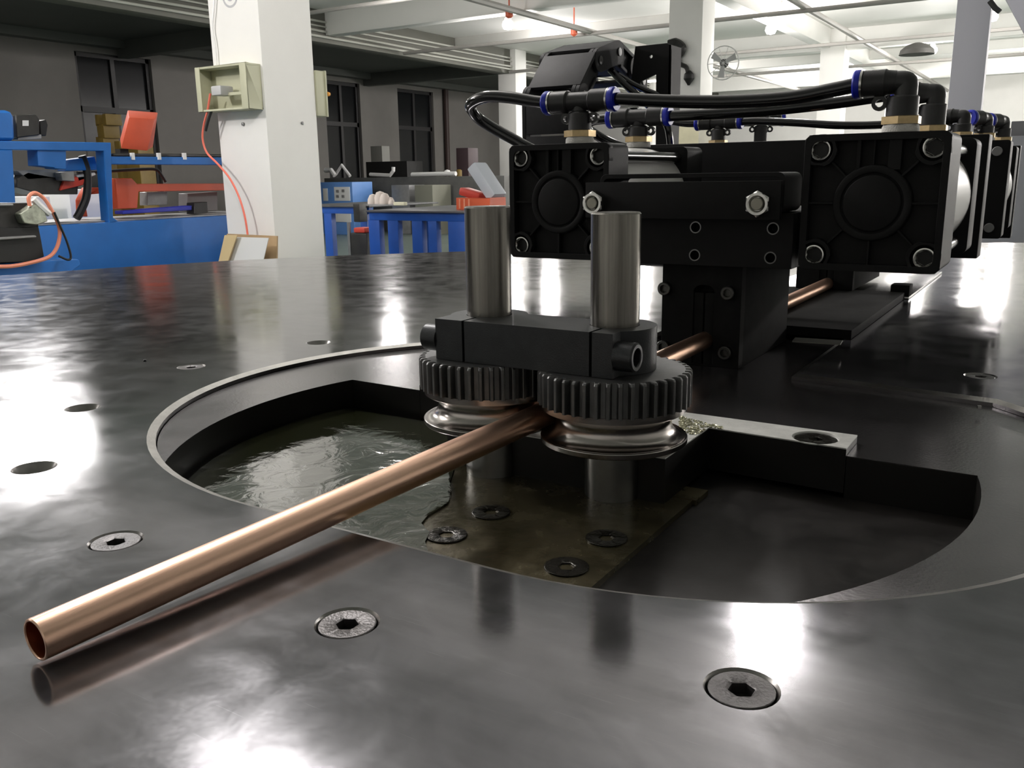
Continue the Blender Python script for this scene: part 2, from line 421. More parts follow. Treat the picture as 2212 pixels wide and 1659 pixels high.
def cap(outer, hs, z, flip=False):
    loops = [outer]+hs; tri = tessellate_polygon([[Vector((x, y, 0)) for x, y in l] for l in loops]); flat = [p for l in loops for p in l]
    mb.add([(x, y, z) for x, y in flat], [tuple(t) for t in tri])
op0 = opening(0)
cap(edge, [op0]+holes, 0)
mb.loft([[(x, y, 0) for x, y in edge], [(x, y, -.022) for x, y in edge]], False, False)
for p in scr_xy:
    MB().lathe([(RH, 0), (.0066, -.0085), (.0062, -.0205)], (p.x, p.y, 0), n=32, cap0=False).build('countersink', CONE, tab, ang=50)
for p in emp_xy:
    (cs_ := MB()).lathe([(RH, 0), (.0066, -.0085), (.0062, -.0205)], (p.x, p.y, 0), n=32, cap0=False)
    cs_.build('countersink', CONE, tab, ang=50)
cap(edge, [opening(.0055)], -.022)
tt = mb.build('table_top', TABLE, tab, ang=25)
# machined chamfer and wall of the opening
a, b, c = op0, opening(.0055), opening(.0056)
ch = MB(); na = len(a); sl = range(41, 44)       # the sides of the rail slot stay plain
for part in ([i for i in range(na) if i not in sl],):
    vs = [(x, y, 0) for x, y in a] + [(x, y, -.0022) for x, y in b]
    ch.add(vs, [(i, (i+1) % na, (i+1) % na+na, i+na) for i in range(na) if i not in (42, 43, 44)])
MB().add(vs, [(i, (i+1) % na, (i+1) % na+na, i+na) for i in (42, 43, 44)]).build('slot_edge', PITW, tab)
ch.build('opening_chamfer', CHAM, tab, ang=60)['label'] = 'bright machined chamfer around the opening'
MB().loft([[(x, y, -.0022) for x, y in b], [(x, y, -.040) for x, y in c]], False, False).build('opening_wall', DISC, tab)
# table apron and legs below
MB().box(-1.5, .9, -.35, 2.3, -.10, -.045).build('apron', BLUE2, tab)
for x, y in ((-1.40, -.25), (.8, -.25), (-1.25, 1.35), (.8, 2.2)):
    MB().box(x-.04, x+.04, y-.04, y+.04, FZ, -.10).build('leg', BLUE2, tab)
# sunk plate with the pit cut out
DZ = -.0055
PC = (-.283, .492+.018, .2575)
cL, cR = (-.5295, .578), (-.036, .5625)
aR = atan2(cR[1]-PC[1], cR[0]-PC[0]); aL = atan2(cL[1]-PC[1], cL[0]-PC[0])
pit = circ(PC[0], PC[1], PC[2], 72, aL, aR+2*pi, True)           # left corner, round the front, right corner
chord = lambda x: cL[1]+(cR[1]-cL[1])*(x-cL[0])/(cR[0]-cL[0])
IX0, IX1, IY1 = -.4535, -.1050, .5975
pit += [(IX1, chord(IX1)), (IX1, IY1), (IX0, IY1), (IX0, chord(IX0))]
disc_out = opening(.0062)
MB().extr(disc_out, [pit], DZ-.0006, DZ).build('round_plate', DISC, tab, ang=30)
MB().loft([[(x, y, DZ-.0006) for x, y in pit], [(x, y, -.0335) for x, y in pit]], False, False).build('pit_wall', PITW, tab, ang=30)
for (x, y) in ((-.0955, .590), (-.4630, .590)):
    pass
# pit floor and die plate
MB().extr(circ(CS, .55, .40, 40), [], -.050, -.0335).build('pit_floor', FLOORP, tab)
dp = MB().box(-.375, -.1835, .262, .5035, -.0335, -.0300).build('die_plate', OLIVE, tab)
MB().box(-.375, -.1815, .5050, .527, -.0335, -.0302).build('die_plate', OLIVE, tab)
# ground insert: a T-shaped steel block flush with the table
ins = [(IX0+.0003, chord(IX0)), (-.362, chord(-.362)), (-.362, .4895), (-.1965, .4895), (-.1965, chord(-.1965)), (IX1-.0003, chord(IX1)-.001), (IX1-.0003, IY1-.0003), (IX0+.0003, IY1-.0003)]
pi_ = on(1762, 945, z=-.0002)
ino = MB().extr(ins, [circ(pi_.x, pi_.y, .0150, 28)], -.0010, -.0002)
ino.lathe([(.0150, -.0002), (.0148, -.0016), (.008, -.0045)], (pi_.x, pi_.y, 0), n=28, cap0=False)
ino.build('insert_block', INSERT, tab, bevel=0)['label'] = 'bright ground steel insert'
MB().extr([(x, y) for x, y in ins], [], -.0300, -.0046).build('insert_block', PITW, tab, bevel=0)
MB().extr([(x, y) for x, y in ins], [circ(pi_.x, pi_.y, .0149, 28)], -.0046, -.0010).build('insert_block', PITW, tab, bevel=0)
# countersunk screws
def csk(px, py, z, mt, R=.0118):
    s_ = MB().lathe([(R-.0035, z-.006), (R, z-.0008), (R, z-.0002), (R-.0003, z), (.0050, z), (.0040, z-.0003, 'hex'), (.0040, z-.0045, 'hex')], (px, py, 0), n=36)
    o_ = s_.build('screw', mt, tab, ang=25, origin=(px, py, 0))
    MB().lathe([(.00395, z-.0044, 'hex'), (.00395, z-.0040, 'hex')], (px, py, 0), n=12).build('hex_socket', HOLE, o_)
    o_.children[0].location = (0, 0, 0)
    for v_ in o_.children[0].data.vertices: v_.co.x -= px; v_.co.y -= py
    return o_
SCRM = mat('screw_steel', (.085, .08, .08), .34, .6, var=.15, vscale=90, bump=.25, bscale=900)
SCRD = mat('oiled_screw_steel', (.035, .033, .028), .16, .6, var=.2, vscale=90, bump=.5, bscale=300)
for p in scr_xy: csk(p.x, p.y, -.0004, SCRM, R=.0113)
csk(pi_.x, pi_.y, -.0010, SCRD, R=.0138)
MB2 = []
for u, v in ((965, 1157), (1061, 1108), (1310, 1164), (1224, 1226)):
    p = on(u, v, z=-.030)
    csk(p.x, p.y, -.0290, SCRD, R=.0118)

# oil lying over the left of the pit
def pudd():
    P = []
    for u, v in ((640, 1105), (740, 1146), (800, 1163), (880, 1184), (925, 1192), (918, 1170), (928, 1150), (910, 1130), (925, 1112), (945, 1100), (968, 1085), (975, 1060), (972, 1040), (985, 1000), (960, 960)):
        q = on(u, v, z=-.0288); P.append((q.x, q.y))
    for a in range(0, 25):
        t = radians(92+ (232-92)*a/24)
        P.append((PC[0]+.2535*cos(t), min(.566, PC[1]+.2535*sin(t))))
    return P
pp = pudd()
oil = MB().extr(pp, [], -.0334, -.0287).build('oil_puddle', OIL)
tag(oil, 'glossy greenish oil puddle covering the left half of the pit', 'oil', kind='stuff')
# crystals and swarf on the insert beside the wheel
sw = MB()
for i in range(520):
    u = 1468 + 95*random.random()**1.6; v = 912 + (u-1475)*.16 + random.uniform(-12, 30)*(1-(u-1468)/130)
    q = on(u, v, z=0.0)
    if not (-.30 < q.x < -.11 and .492 < q.y < .596): continue
    if q.x > -.197 and q.y < .567: continue
    h = random.uniform(.0002, .0009); M3 = Matrix.Rotation(random.uniform(0, 6.3), 3, 'Z') @ Matrix.Rotation(random.uniform(-.6, .6), 3, 'X')
    sw.obox((q.x, q.y, h*.4), (h, h*.5, h*.5), M3)
tag(sw.build('swarf', mat('yellow_grey_swarf', (.50, .49, .34), .35, .5, var=.4, vscale=900), smooth=False), 'yellowish metal chips on the bright insert right of the front wheel', 'swarf', kind='stuff')

# ================================================================ ROLLER WHEELS
YA = .491; XRW, XLW = -.2325, -.3250
def wheel(cx, ztop, label, phase):
    t = thing('roller_wheel', (cx, YA, -.030), label, 'roller', 'pair of geared roller wheels')
    loc = (cx, YA, 0)
    MB().lathe([(.0180, -.02995), (.0180, .0075)], loc, n=48).build('shaft', SHAFT, t, origin=loc)
    pr = [(.0150, .0068), (.0440, .0068), (.0457, .0069), (.0462, .0074), (.0462, .0100), (.0458, .0104), (.0446, .0106)]
    for k in range(15):
        a = radians(-86 + 129*k/14); pr.append((.0452-.0090*cos(a), .0200+.0093*sin(a)))
    pr += [(.0448, .0274), (.0455, .0280), (.0455, .0318), (.015, .0318)]
    MB().lathe(pr, loc, n=96).build('grooved_wheel', WHEEL, t, origin=loc, ang=20)
    N = 42; rings = []
    for z, dr in ((.0318, 0), (.0514, 0), (.0526, -.0008), (.0530, -.0016)):
        ring = []
        for i in range(N):
            for fr, rr in ((-.29, .0437), (-.235, .0452), (-.15, .0478), (-.10, .0481), (.10, .0481), (.15, .0478), (.235, .0452), (.29, .0437)):
                a = 2*pi*(i+fr+phase)/N; r_ = max(.0434, rr+dr) if rr > .0440 else rr
                ring.append((cx+r_*cos(a), YA+r_*sin(a), z))
        rings.append(ring)
    MB().loft(rings).build('gear', GEARM, t, origin=loc, ang=20)
    MB().lathe([(.0140, .0530), (.0151, .0531), (.0151, ztop-.0010), (.0142, ztop), (.001, ztop)], loc, n=48).build('pin', PIN, t, origin=loc)
wheel(XRW, .1480, 'front right geared roller wheel with tall steel pin, touching the copper tube', .0)
wheel(XLW, .1510, 'rear left geared roller wheel with tall steel pin, behind the copper tube', .5)

# clamp bridge on the pins
cb = thing('clamp_bridge', (CS, .47, .053), 'black steel clamp bridge joining the two upright pins above the gears', 'clamp')
RL = .026; yf, yb = .4590, .5030
def lobe(cx, a0, a1, n=18): return circ(cx, YA, RL, n, a0, a1, True)
OUT = [(-.3465, yf)]
def slot(cx): return [(cx-.0009, yf), (cx-.0009, .4745), (cx+.0009, .4745), (cx+.0009, yf)]
OUT += slot(-.3250+.0005) + slot(-.2325-.0005) + [(-.2185, yf), (-.2185, YA-sqrt(RL**2-.0140**2))]
OUT += lobe(XRW, -atan2(sqrt(RL**2-.014**2), .014)+.02, pi-math.asin((yb-YA)/RL))
OUT += lobe(XLW, math.asin((yb-YA)/RL), pi+atan2(sqrt(RL**2-.0215**2), .0215)-.02)
OUT += [(-.3465, YA-sqrt(RL**2-.0215**2))]
MB().extr(OUT, [circ(XRW, YA, .0154, 28), circ(XLW, YA, .0154, 28)], .0532, .0800).build('clamp_body', CLAMPM, cb, bevel=.0004, seg=1, ang=30)
for sx, x0 in ((1, -.2185), (-1, -.3465)):
    o_ = MB().lathe(socket_prof(.0088, .0050, .0125, .006, .0010), (x0, .4660, .0660), 'x' if sx > 0 else '-x', n=30).build('clamp_bolt', CLAMPM, cb, ang=25)
    MB().lathe([(.0049, .0064, 'hex'), (.0049, .0068, 'hex')], (x0, .4660, .0660), 'x' if sx > 0 else '-x', n=12).build('hex_socket', HOLE, o_)
    for ch_ in o_.children: ch_.location = (0, 0, 0)

# ================================================================ COPPER TUBE
ct = thing('copper_tube', (CS, .146, .018), 'long bright copper tube with a cut open end, running between the wheels', 'tube')
R_ = .0081
TE = on(75, 1383, z=.0092); TA = Vector((CS, .4905, .0183))
P = [TE + (TA-TE)*k for k in (0, .002, .25, .5, .75, .93)] + [TA, Vector((CS, .56, .0183)), Vector((CS, .75, .0183)), Vector((CS, 1.30, .0183))]
ct.location = TE
d_ = (TA-TE).normalized()
e1 = d_.cross(Vector((0, 0, 1))).normalized(); e2 = e1.cross(d_).normalized()
MT = Matrix((e1, e2, d_)).transposed(); LT = (TA-TE).length
m_ = MB().lathe([(R_-.0011, .04), (R_-.0011, .0004), (R_-.0009, 0), (R_-.0004, 0), (R_, .0004), (R_, LT*.25), (R_, LT*.5), (R_, LT*.75), (R_, LT)], TE, n=64, cap0=False, cap1=False, M=MT)
m_.tube(P[5:], R_, 64, False)
m_.build('tube_wall', COPPER, ct)
MB().lathe([(R_-.00112, .0005), (R_-.00112, .32)], TE, n=48, cap0=False, M=MT).build('bore', COPPERIN, ct)

# ================================================================ CLAMP HEADS ON THE TUBE LINE
def clamp_head(y0, y1, label, first=True):
    t = thing('tube_clamp', (CS, y0, DZ), label, 'clamp', 'black clamp heads along the tube')
    x0, x1 = -.3215, -.2455; z1 = .0884
    zb = DZ if first else .0102
    arch = [(-.2905, zb+.001), (-.2905, .0640)] + [(-.2805+.010*cos(a), .0640+.006*sin(a)) for a in [pi-pi*i/8 for i in range(1, 8)]] + [(-.2705, .0640), (-.2705, zb+.001)]
    MB().extr([(x0, zb), (x1, zb), (x1, z1), (x0, z1)], [list(reversed(arch))], y0, y0+.012, 'y').build('front_plate', BLKOX, t, bevel=.0003, seg=1)
    MB().box(x0, x1, y0+.012, y1, zb, z1).build('body', BLKOX, t, bevel=.0006)
    MB().box(-.2903, -.2813, y0+.0015, y0+.0118, zb+.0012, .0625).build('jaw', BLKOX, t, bevel=.0004)
    MB().box(-.2797, -.2707, y0+.0015, y0+.0118, zb+.0012, .0625).build('jaw', BLKOX, t, bevel=.0004)
    for x, z in ((-.3180, .0650), (-.2570, .0643), (-.3180, .0094), (-.2575, .0092)):
        if not first and z < .02: continue
        o_ = MB().lathe(socket_prof(.0062, .0032, .006, .004, .0006), (x, y0, z), '-y', n=24).build('cap_screw', mat('worn_black_screw', (.10, .10, .095), .3, .9), t, ang=25)
    return t
clamp_head(.782, .943, 'near black clamp head block gripping the copper tube behind the wheels')
clamp_head(1.270, 1.470, 'far black clamp head block seen under the right cylinder', False)

# bridge block, cross bar and channel over the near head
bb = thing('bridge_block', (CS, .77, .0886), 'wide black block with drilled holes sitting on the near clamp head', 'block')
hx = [(-.2870, .1226), (-.2870, .0978), (-.2175, .1228), (-.2185, .0978), (-.3480, .1226), (-.3480, .0978)]
MB().extr([(-.3600, .0886), (-.2002, .0886), (-.2002, .1360), (-.3600, .1360)], [list(reversed(circ(x, z, .0045, 16))) for x, z in hx], .772, .784, 'y').build('front_face', BLKAL, bb, bevel=.0003, seg=1)
MB().box(-.3600, -.2002, .784, .945, .0886, .1360).build('body', BLKAL, bb, bevel=.0006)
for x, z in hx:
    MB().lathe([(.0053, -.0001), (.0053, .0003), (.0043, .0003), (.0043, -.0001)], (x, .7720, z), '-y', n=20, cap0=False, cap1=False).build('hole_rim', mat('bare_hole_edge', (.2, .2, .2), .35, 1), bb)
xb = thing('cross_bar', (-.30, .75, .131), 'flat black cross bar held by two shiny nuts in front of the cylinders', 'bar')
MB().box(-.3858, -.2058, .7480, .7545, .1312, .1630).build('bar', BLKAL, xb, bevel=.0005)
for x in (-.3748, -.2228):
    n_ = MB().lathe([(.0095, 0, 'hex'), (.0095, .0078, 'hex'), (.0091, .0090), (.0070, .0090), (.0058, .0078), (.0058, .004)], (x, .7480, .1445), '-y', n=48).build('hex_nut', SILV, xb, ang=18)
    MB().lathe([(.0052, .003), (.0052, .0085), (.0046, .0092)], (x, .7480, .1445), '-y', n=24).build('stud', mat('stud_steel', (.28, .27, .23), .4, 1), xb)
chn = thing('channel_cover', (-.29, .78, .136), 'bent black channel plate with rounded corners behind the cross bar', 'bracket')
outer_ = rrect(-.3745, -.2050, .1365, .1700, .006); inner_ = rrect(-.3710, -.2085, .1400, .1660, .004)
MB().extr(outer_, [list(reversed(inner_))], .7560, .8100, 'y').build('channel', BLKAL, chn, bevel=.0003, seg=1)
for x in (-.37, -.215):
    pass

# ================================================================ PNEUMATIC CYLINDERS
def cover_mesh(cx, y0, th, cz=.1445, H=.0545, front=True, port=.007):
    m_ = MB()
    sq = rrect(cx-H, cx+H, cz-H, cz+H, .0065)
    pock = .009
    if front:
        m_.extr(sq, [list(reversed([(cx+(x-cx)*.90, cz+(z-cz)*.90) for x, z in sq]))], y0, y0+pock, 'y')
        m_.extr(sq, [], y0+pock, y0+th, 'y')
        for sx in (-1, 1):
            for sz in (-1, 1):
                bx, bz = cx+sx*.0425, cz+sz*.0425
                pts = []
                for i in range(20):
                    a = 2*pi*i/20; r_ = .0138
                    # squared towards the corner
                    px, pz = cos(a), sin(a)
                    if px*sx > 0 and pz*sz > 0: k = 1/max(abs(px), abs(pz)); r2 = .0118*k
                    elif px*sx > .0 or pz*sz > .0: r2 = .0122/max(abs(px), abs(pz)); r2 = min(r2, .0138)
                    else: r2 = r_
                    pts.append((bx+px*r2, bz+pz*r2))
                m_.extr(pts, [list(reversed(circ(bx, bz, .0106, 20)))], y0+.0003, y0+pock, 'y')
        # hub with rim groove
        m_.lathe([(.0305, .0095), (.0300, .0020), (.0290, .0012), (.0243, .0012), (.0236, .0030), (.0228, .0030), (.0222, .0016), (.0215, .0010), (.001, .0010)], (cx, y0, cz), 'y', n=48)
        def rib(a, r0, r1, wd=.0016):
            c_ = Vector((cx+cos(a)*(r0+r1)/2, y0+.0058, cz+sin(a)*(r0+r1)/2))
            M3 = Matrix(((cos(a), 0, -sin(a)), (0, 1, 0), (sin(a), 0, cos(a))))
            m_.obox(c_, ((r1-r0)/2, .0034, wd/2), M3)
        for a in (0, pi, -pi/2): rib(a, .028, .050)
        for a in (pi/4, 3*pi/4, -pi/4, -3*pi/4): rib(a, .028, .046)
        m_.box(cx-.0015, cx-.0002, y0+.0026, y0+.009, cz+.028, cz+.050)
        m_.box(cx-.0140, cx-.0110, y0+.0026, y0+.009, cz+.026, cz+.050)
        m_.box(cx+port, cx+port+.0095, y0+.0022, y0+.009, cz+.026, cz+.050)
    else:
        m_.extr(sq, [], y0, y0+th, 'y')
    return m_
def cylinder(cx, y0, label, th=.068, port=.007, y1=.964, th2=.047):
    t = thing('pneumatic_cylinder', (cx, y0, .09), label, 'cylinder', 'black pneumatic cylinders with white barrels')
    cover_mesh(cx, y0, th, port=port).build('front_cover', BLKAL, t, bevel=.0006, seg=1, ang=40)
    cover_mesh(cx, y1, th2, front=False).build('rear_cover', BLKAL, t, bevel=.0015)
    MB().lathe([(.0535, y0+th-.001), (.0535, y1+.001)], (cx, 0, .1445), 'y', n=64).build('barrel', BARREL, t)
    for sx in (-1, 1):
        for sz in (-1, 1):
            bx, bz = cx+sx*.0425, .1445+sz*.0425
            MB().lathe([(.0055, y0+th-.001), (.0055, y1+.001)], (bx, 0, bz), 'y', n=12).build('tie_rod', mat('dark_rod', (.05, .05, .05), .25, .7), t)
            MB().lathe([(.0088, 0), (.0088, .0062), (.0082, .0072), (.0072, .0074), (.0064, .0066), (.0056, .0056, 'hex'), (.0056, .001, 'hex')], (bx, y0+.0088, bz), '-y', n=36).build('cover_bolt', SILV, t, ang=22)
            bo = t.children[-1] if False else None
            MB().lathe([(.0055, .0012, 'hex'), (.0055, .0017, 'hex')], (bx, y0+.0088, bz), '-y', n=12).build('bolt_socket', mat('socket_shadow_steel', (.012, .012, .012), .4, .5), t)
    return t
XCL, XCR = -.4250, -.1385
cylinder(XCR, .765, 'near right black cylinder with four silver bolts, closest to the lens', port=.010)
cylinder(XCL, .765, 'near left black cylinder with silver bolts, behind the two pins', th=.043, port=.004)
mp_ = tag(MB().box(-.482, -.0825, 1.0720, 1.1100, .0765, .2055).build('cross_plate', BLKAL, bevel=.0015), 'black mounting plate across both cylinders, behind the near pair', 'plate')
def far_unit(y0, lr, ll):
    for cx, lb in ((XCR, lr), (XCL, ll)):
        t = thing('pneumatic_cylinder', (cx, y0, .09), lb, 'cylinder', 'black pneumatic cylinders with white barrels')
        MB().extr(rrect(cx-.0555, cx+.0555, .0745, .2085, .004), [], y0, y0+.050, 'y').build('front_cover', BLKAL, t, bevel=.001)
        MB().lathe([(.0535, y0+.049), (.0535, y0+.171)], (cx, 0, .1445), 'y', n=48).build('barrel', BARREL, t)
        MB().extr(rrect(cx-.0545, cx+.0545, .078, .204, .005), [], y0+.170, y0+.225, 'y').build('rear_cover', BLKAL, t, bevel=.0015)
        for sx in (-1, 1):
            for sz in (-1, 1):
                MB().lathe([(.0065, 0), (.0065, .0045), (.0058, .005)], (cx+sx*.040, y0, .1415+sz*.052), '-y', n=20).build('cover_bolt', GREY, t)
tag(MB().box(-.3690, -.1940, 1.420, 1.436, .1365, .2060).build('light_stop_plate', BLKAL, bevel=.001), 'added black plate stopping light between the far pair of cylinders', 'plate')  # added to shut off light through the gap
tag(MB().box(-.482, -.0825, 1.660, 1.690, .060, .2055).build('cross_plate', BLKAL, bevel=.0015), 'added black plate behind the far pair of cylinders, blocking light from beyond', 'plate')  # this one is added to block light from beyond the far cylinders
far_unit(1.425, 'far right black cylinder, third plate group at the right frame edge', 'far left black cylinder hidden behind the near left one')
tag(MB().box(-.3700, -.1930, 1.395, 1.470, .0886, .136).build('bridge_block', BLKAL, bevel=.001), 'far black bridge block joining the far cylinders over the far clamp head', 'block')
# base rail
br_ = thing('base_rail', (-.28, 1.0, 0), 'black base rail plate under the clamp heads on the table', 'rail')
MB().box(-.380, -.181, .950, 1.286, .0003, .0100).build('rail_plate', BLKOX, br_, bevel=.0008)
MB().box(-.382, -.176, 1.290, 1.640, .0003, .0036).build('shim_plate', mat('bright_shim', (.40, .40, .40), .25, 1, var=.2, vscale=30), br_, bevel=.0004)
q = on(1946, 640, z=.004); MB().box(q.x-.014, q.x+.010, q.y, q.y+.028, .0036, .0190).build('stop_block', BLKOX, br_, bevel=.0008)
q = on(1760, 742, z=.0102); MB().obox((q.x, q.y+.01, .0108), (.022, .010, .0006), Matrix.Rotation(.12, 3, 'Z')).build('bright_shim', mat('dull_tape', (.22, .22, .20), .5, .6), br_)

# ================================================================ FITTINGS AND HOSES
def tee(cx, cy, az, label, rot=0.0, zb=.1990, sc_=1.0):
    """push-in tee: axis along x at height az, threaded stem down into the cylinder"""
    t = thing('tee_fitting', (cx, cy, zb), label, 'fitting', 'push-in air fittings on the cylinders')
    R = Matrix.Rotation(rot, 3, 'Z'); C = Vector((cx, cy, 0))
    def seg(nm, prof, mt, n=28, ang=30):
        m_ = MB(); m_.lathe([(r, h*1.0) for r, h in prof], (0, 0, 0), 'x', n=n)
        m_.v = [tuple(C + R @ Vector(v) + Vector((0, 0, az))) for v in m_.v]; return m_.build(nm, mt, t, ang=ang)
    k = sc_
    b = MB().lathe([(.0100*k, -.0310*k), (.0108*k, -.0300*k), (.0108*k, -.0130*k), (.0100*k, -.0118*k), (.0088*k, -.0112*k), (.0088*k, .0112*k), (.0100*k, .0118*k), (.0108*k, .0130*k), (.0108*k, .0300*k), (.0100*k, .0310*k)], (0, 0, 0), 'x', n=28)
    b.lathe([(.0112*k, zb+.0132-az), (.0112*k, -.0115*k), (.0100*k, -.0102*k), (.0072*k, -.0090*k), (.0072*k, 0)], (0, 0, 0), 'z', n=28)
    for sx in (-1, 1):
        pr = circ(sx*.0150*k, -.0158*k, .0052*k, 20)
        b.extr(pr, [list(reversed(circ(sx*.0150*k, -.0158*k, .0026*k, 14)))], -.0022, .0022, 'y')
    b.v = [tuple(C + R @ Vector(v) + Vector((0, 0, az))) for v in b.v]; b.build('fitting_body', BLKPL, t, ang=30)
    for sx in (-1, 1):
        seg('collar', [(.0100*k, sx*.0305*k), (.0112*k, sx*.0308*k), (.0112*k, sx*.0325*k), (.0095*k, sx*.0328*k)], SILV)
        seg('release_ring', [(.0085*k, sx*.0325*k), (.0112*k, sx*.0330*k), (.0116*k, sx*.0345*k), (.0116*k, sx*.0375*k), (.0104*k, sx*.0392*k), (.0070*k, sx*.0392*k)], BLUEP)
    MB().lathe([(.0135, zb+.0072, 'hex'), (.0135, zb+.0130, 'hex'), (.0125, zb+.0136)], (cx, cy, 0), 'z', n=36).build('brass_hex', BRASS, t, ang=20)
    MB().lathe([(.0128, zb-.0002), (.0140, zb+.0012), (.0138, zb+.0050), (.0126, zb+.0075)], (cx, cy, 0), 'z', n=28).build('sealing_tape', TAPE, t)
    return t
def elbow(cx, cy, az, label, rot=0.0, zb=.1990, k=1.0):
    """push-in elbow, tube port towards -x turned by rot"""
    t = thing('elbow_fitting', (cx, cy, zb), label, 'fitting', 'push-in air fittings on the cylinders')
    R = Matrix.Rotation(rot, 3, 'Z'); C = Vector((cx, cy, 0))
    def tf(m_): m_.v = [tuple(C + R @ Vector(v) + Vector((0, 0, az))) for v in m_.v]; return m_
    b = MB().lathe([(.0090*k, .0055*k), (.0098*k, .0125*k), (.0108*k, .0140*k), (.0108*k, .0300*k), (.0100*k, .0312*k)], (0, 0, 0), '-x', n=28)
    P = smooth_path([(-.0080*k, 0, 0), (-.002*k, 0, -.0003), (.0015*k, 0, -.0015*k), (.0018*k, 0, -.006*k), (.0018*k, 0, -.012*k)], 5)
    b.tube(P, .0088*k, 20)
    b.lathe([(.0122*k, zb+.0132-az), (.0122*k, -.0120*k), (.0112*k, -.0108*k), (.0088*k, -.0105*k)], (0, 0, 0), 'z', n=28)
    b.extr(circ(-.0175*k, -.0158*k, .0060*k, 22), [list(reversed(circ(-.0175*k, -.0158*k, .0030*k, 14)))], -.0022, .0022, 'y')
    tf(b).build('fitting_body', BLKPL, t, ang=30)
    tf(MB().lathe([(.0100*k, .0308*k), (.0112*k, .0310*k), (.0112*k, .0328*k), (.0095*k, .0330*k)], (0, 0, 0), '-x', n=28)).build('collar', SILV, t)
    tf(MB().lathe([(.0085*k, .0326*k), (.0113*k, .0331*k), (.0116*k, .0345*k), (.0116*k, .0372*k), (.0104*k, .0386*k), (.0078*k, .0386*k), (.0068*k, .0360*k)], (0, 0, 0), '-x', n=28)).build('release_ring', BLUEP, t)
    MB().lathe([(.0138, zb+.0072, 'hex'), (.0138, zb+.0130, 'hex'), (.0128, zb+.0136)], (cx, cy, 0), 'z', n=36).build('brass_hex', BRASS, t, ang=20)
    MB().lathe([(.0130, zb-.0002), (.0144, zb+.0012), (.0142, zb+.0050), (.0128, zb+.0075)], (cx, cy, 0), 'z', n=28).build('sealing_tape', TAPE, t)
    return t
YT = .800
tee(-.4190, YT, .2395, 'nearest black tee fitting with two blue rings on the left cylinder')
elbow(-.1265, YT, .2390, 'nearest black elbow fitting with blue ring on the right cylinder')
tee(-.4390, .985, .2340, 'second black tee fitting, directly behind the nearest tee')
elbow(-.1275, .985, .2430, 'second black elbow fitting, directly behind the nearest elbow')
tee(-.5060, 1.452, .2494, 'third black tee fitting, right of the cream box', zb=.2085)
tee(-.4750, 1.580, .2580, 'fourth and farthest tee fitting with blue ring, partly behind the third', zb=.2045, rot=.5)
elbow(-.1480, 1.452, .2440, 'third elbow fitting, small dark one without visible blue', zb=.2085, rot=-.2)
elbow(-.1250, 1.530, .2430, 'fourth elbow fitting whose blue ring faces the lens', zb=.2085, rot=1.05)
elbow(-.1080, 1.620, .2420, 'fifth and farthest elbow fitting, blue ring facing the lens at right', zb=.2045, rot=1.05)
def hose(P, label, r=.0060, k=10):
    tag(MB().tube(smooth_path(P, k), r, 14).build('air_hose', HOSE), label, 'hose', 'black air hoses between the fittings')
hose([(-.388, YT, .2395), (-.375, YT, .2392), (-.330, YT+.001, .2350), (-.275, YT+.002, .2315), (-.220, YT+.002, .2315), (-.180, YT, .2362), (-.163, YT, .2390), (-.157, YT, .2390)], 'black air hose linking the nearest tee to the nearest elbow')
hose([(-.450, YT, .2395), (-.470, YT, .2420), (-.500, YT, .2475), (-.530, YT+.002, .2500), (-.556, YT+.012, .2440), (-.562, YT+.030, .2340), (-.552, YT+.040, .2240), (-.520, YT+.045, .2065), (-.500, YT+.05, .1960), (-.485, YT+.08, .185)], 'glossy black hose looping left from the nearest tee and down behind the cylinder')
hose([(-.408, .985, .2340), (-.395, .985, .2335), (-.350, .987, .2335), (-.290, .988, .2345), (-.220, .987, .2385), (-.175, .985, .2425), (-.160, .985, .2430)], 'black air hose linking the second tee to the second elbow')
hose([(-.470, .985, .2340), (-.500, .988, .2330), (-.515, 1.000, .2270), (-.512, 1.020, .2180), (-.49, 1.035, .205), (-.44, 1.05, .19), (-.40, 1.06, .17)], 'short black hose curling left from the second tee')
hose([(-.472, 1.452, .2494), (-.440, 1.452, .2488), (-.380, 1.453, .2440), (-.320, 1.452, .2380), (-.260, 1.452, .2360), (-.210, 1.452, .2390), (-.182, 1.447, .2440)], 'sagging black hose linking the third tee to the third elbow')
hose([(-.538, 1.452, .2494), (-.565, 1.452, .2510), (-.600, 1.46, .2580), (-.66, 1.48, .275), (-.70, 1.52, .28)], 'black hose rising left from the third tee behind the second tee')

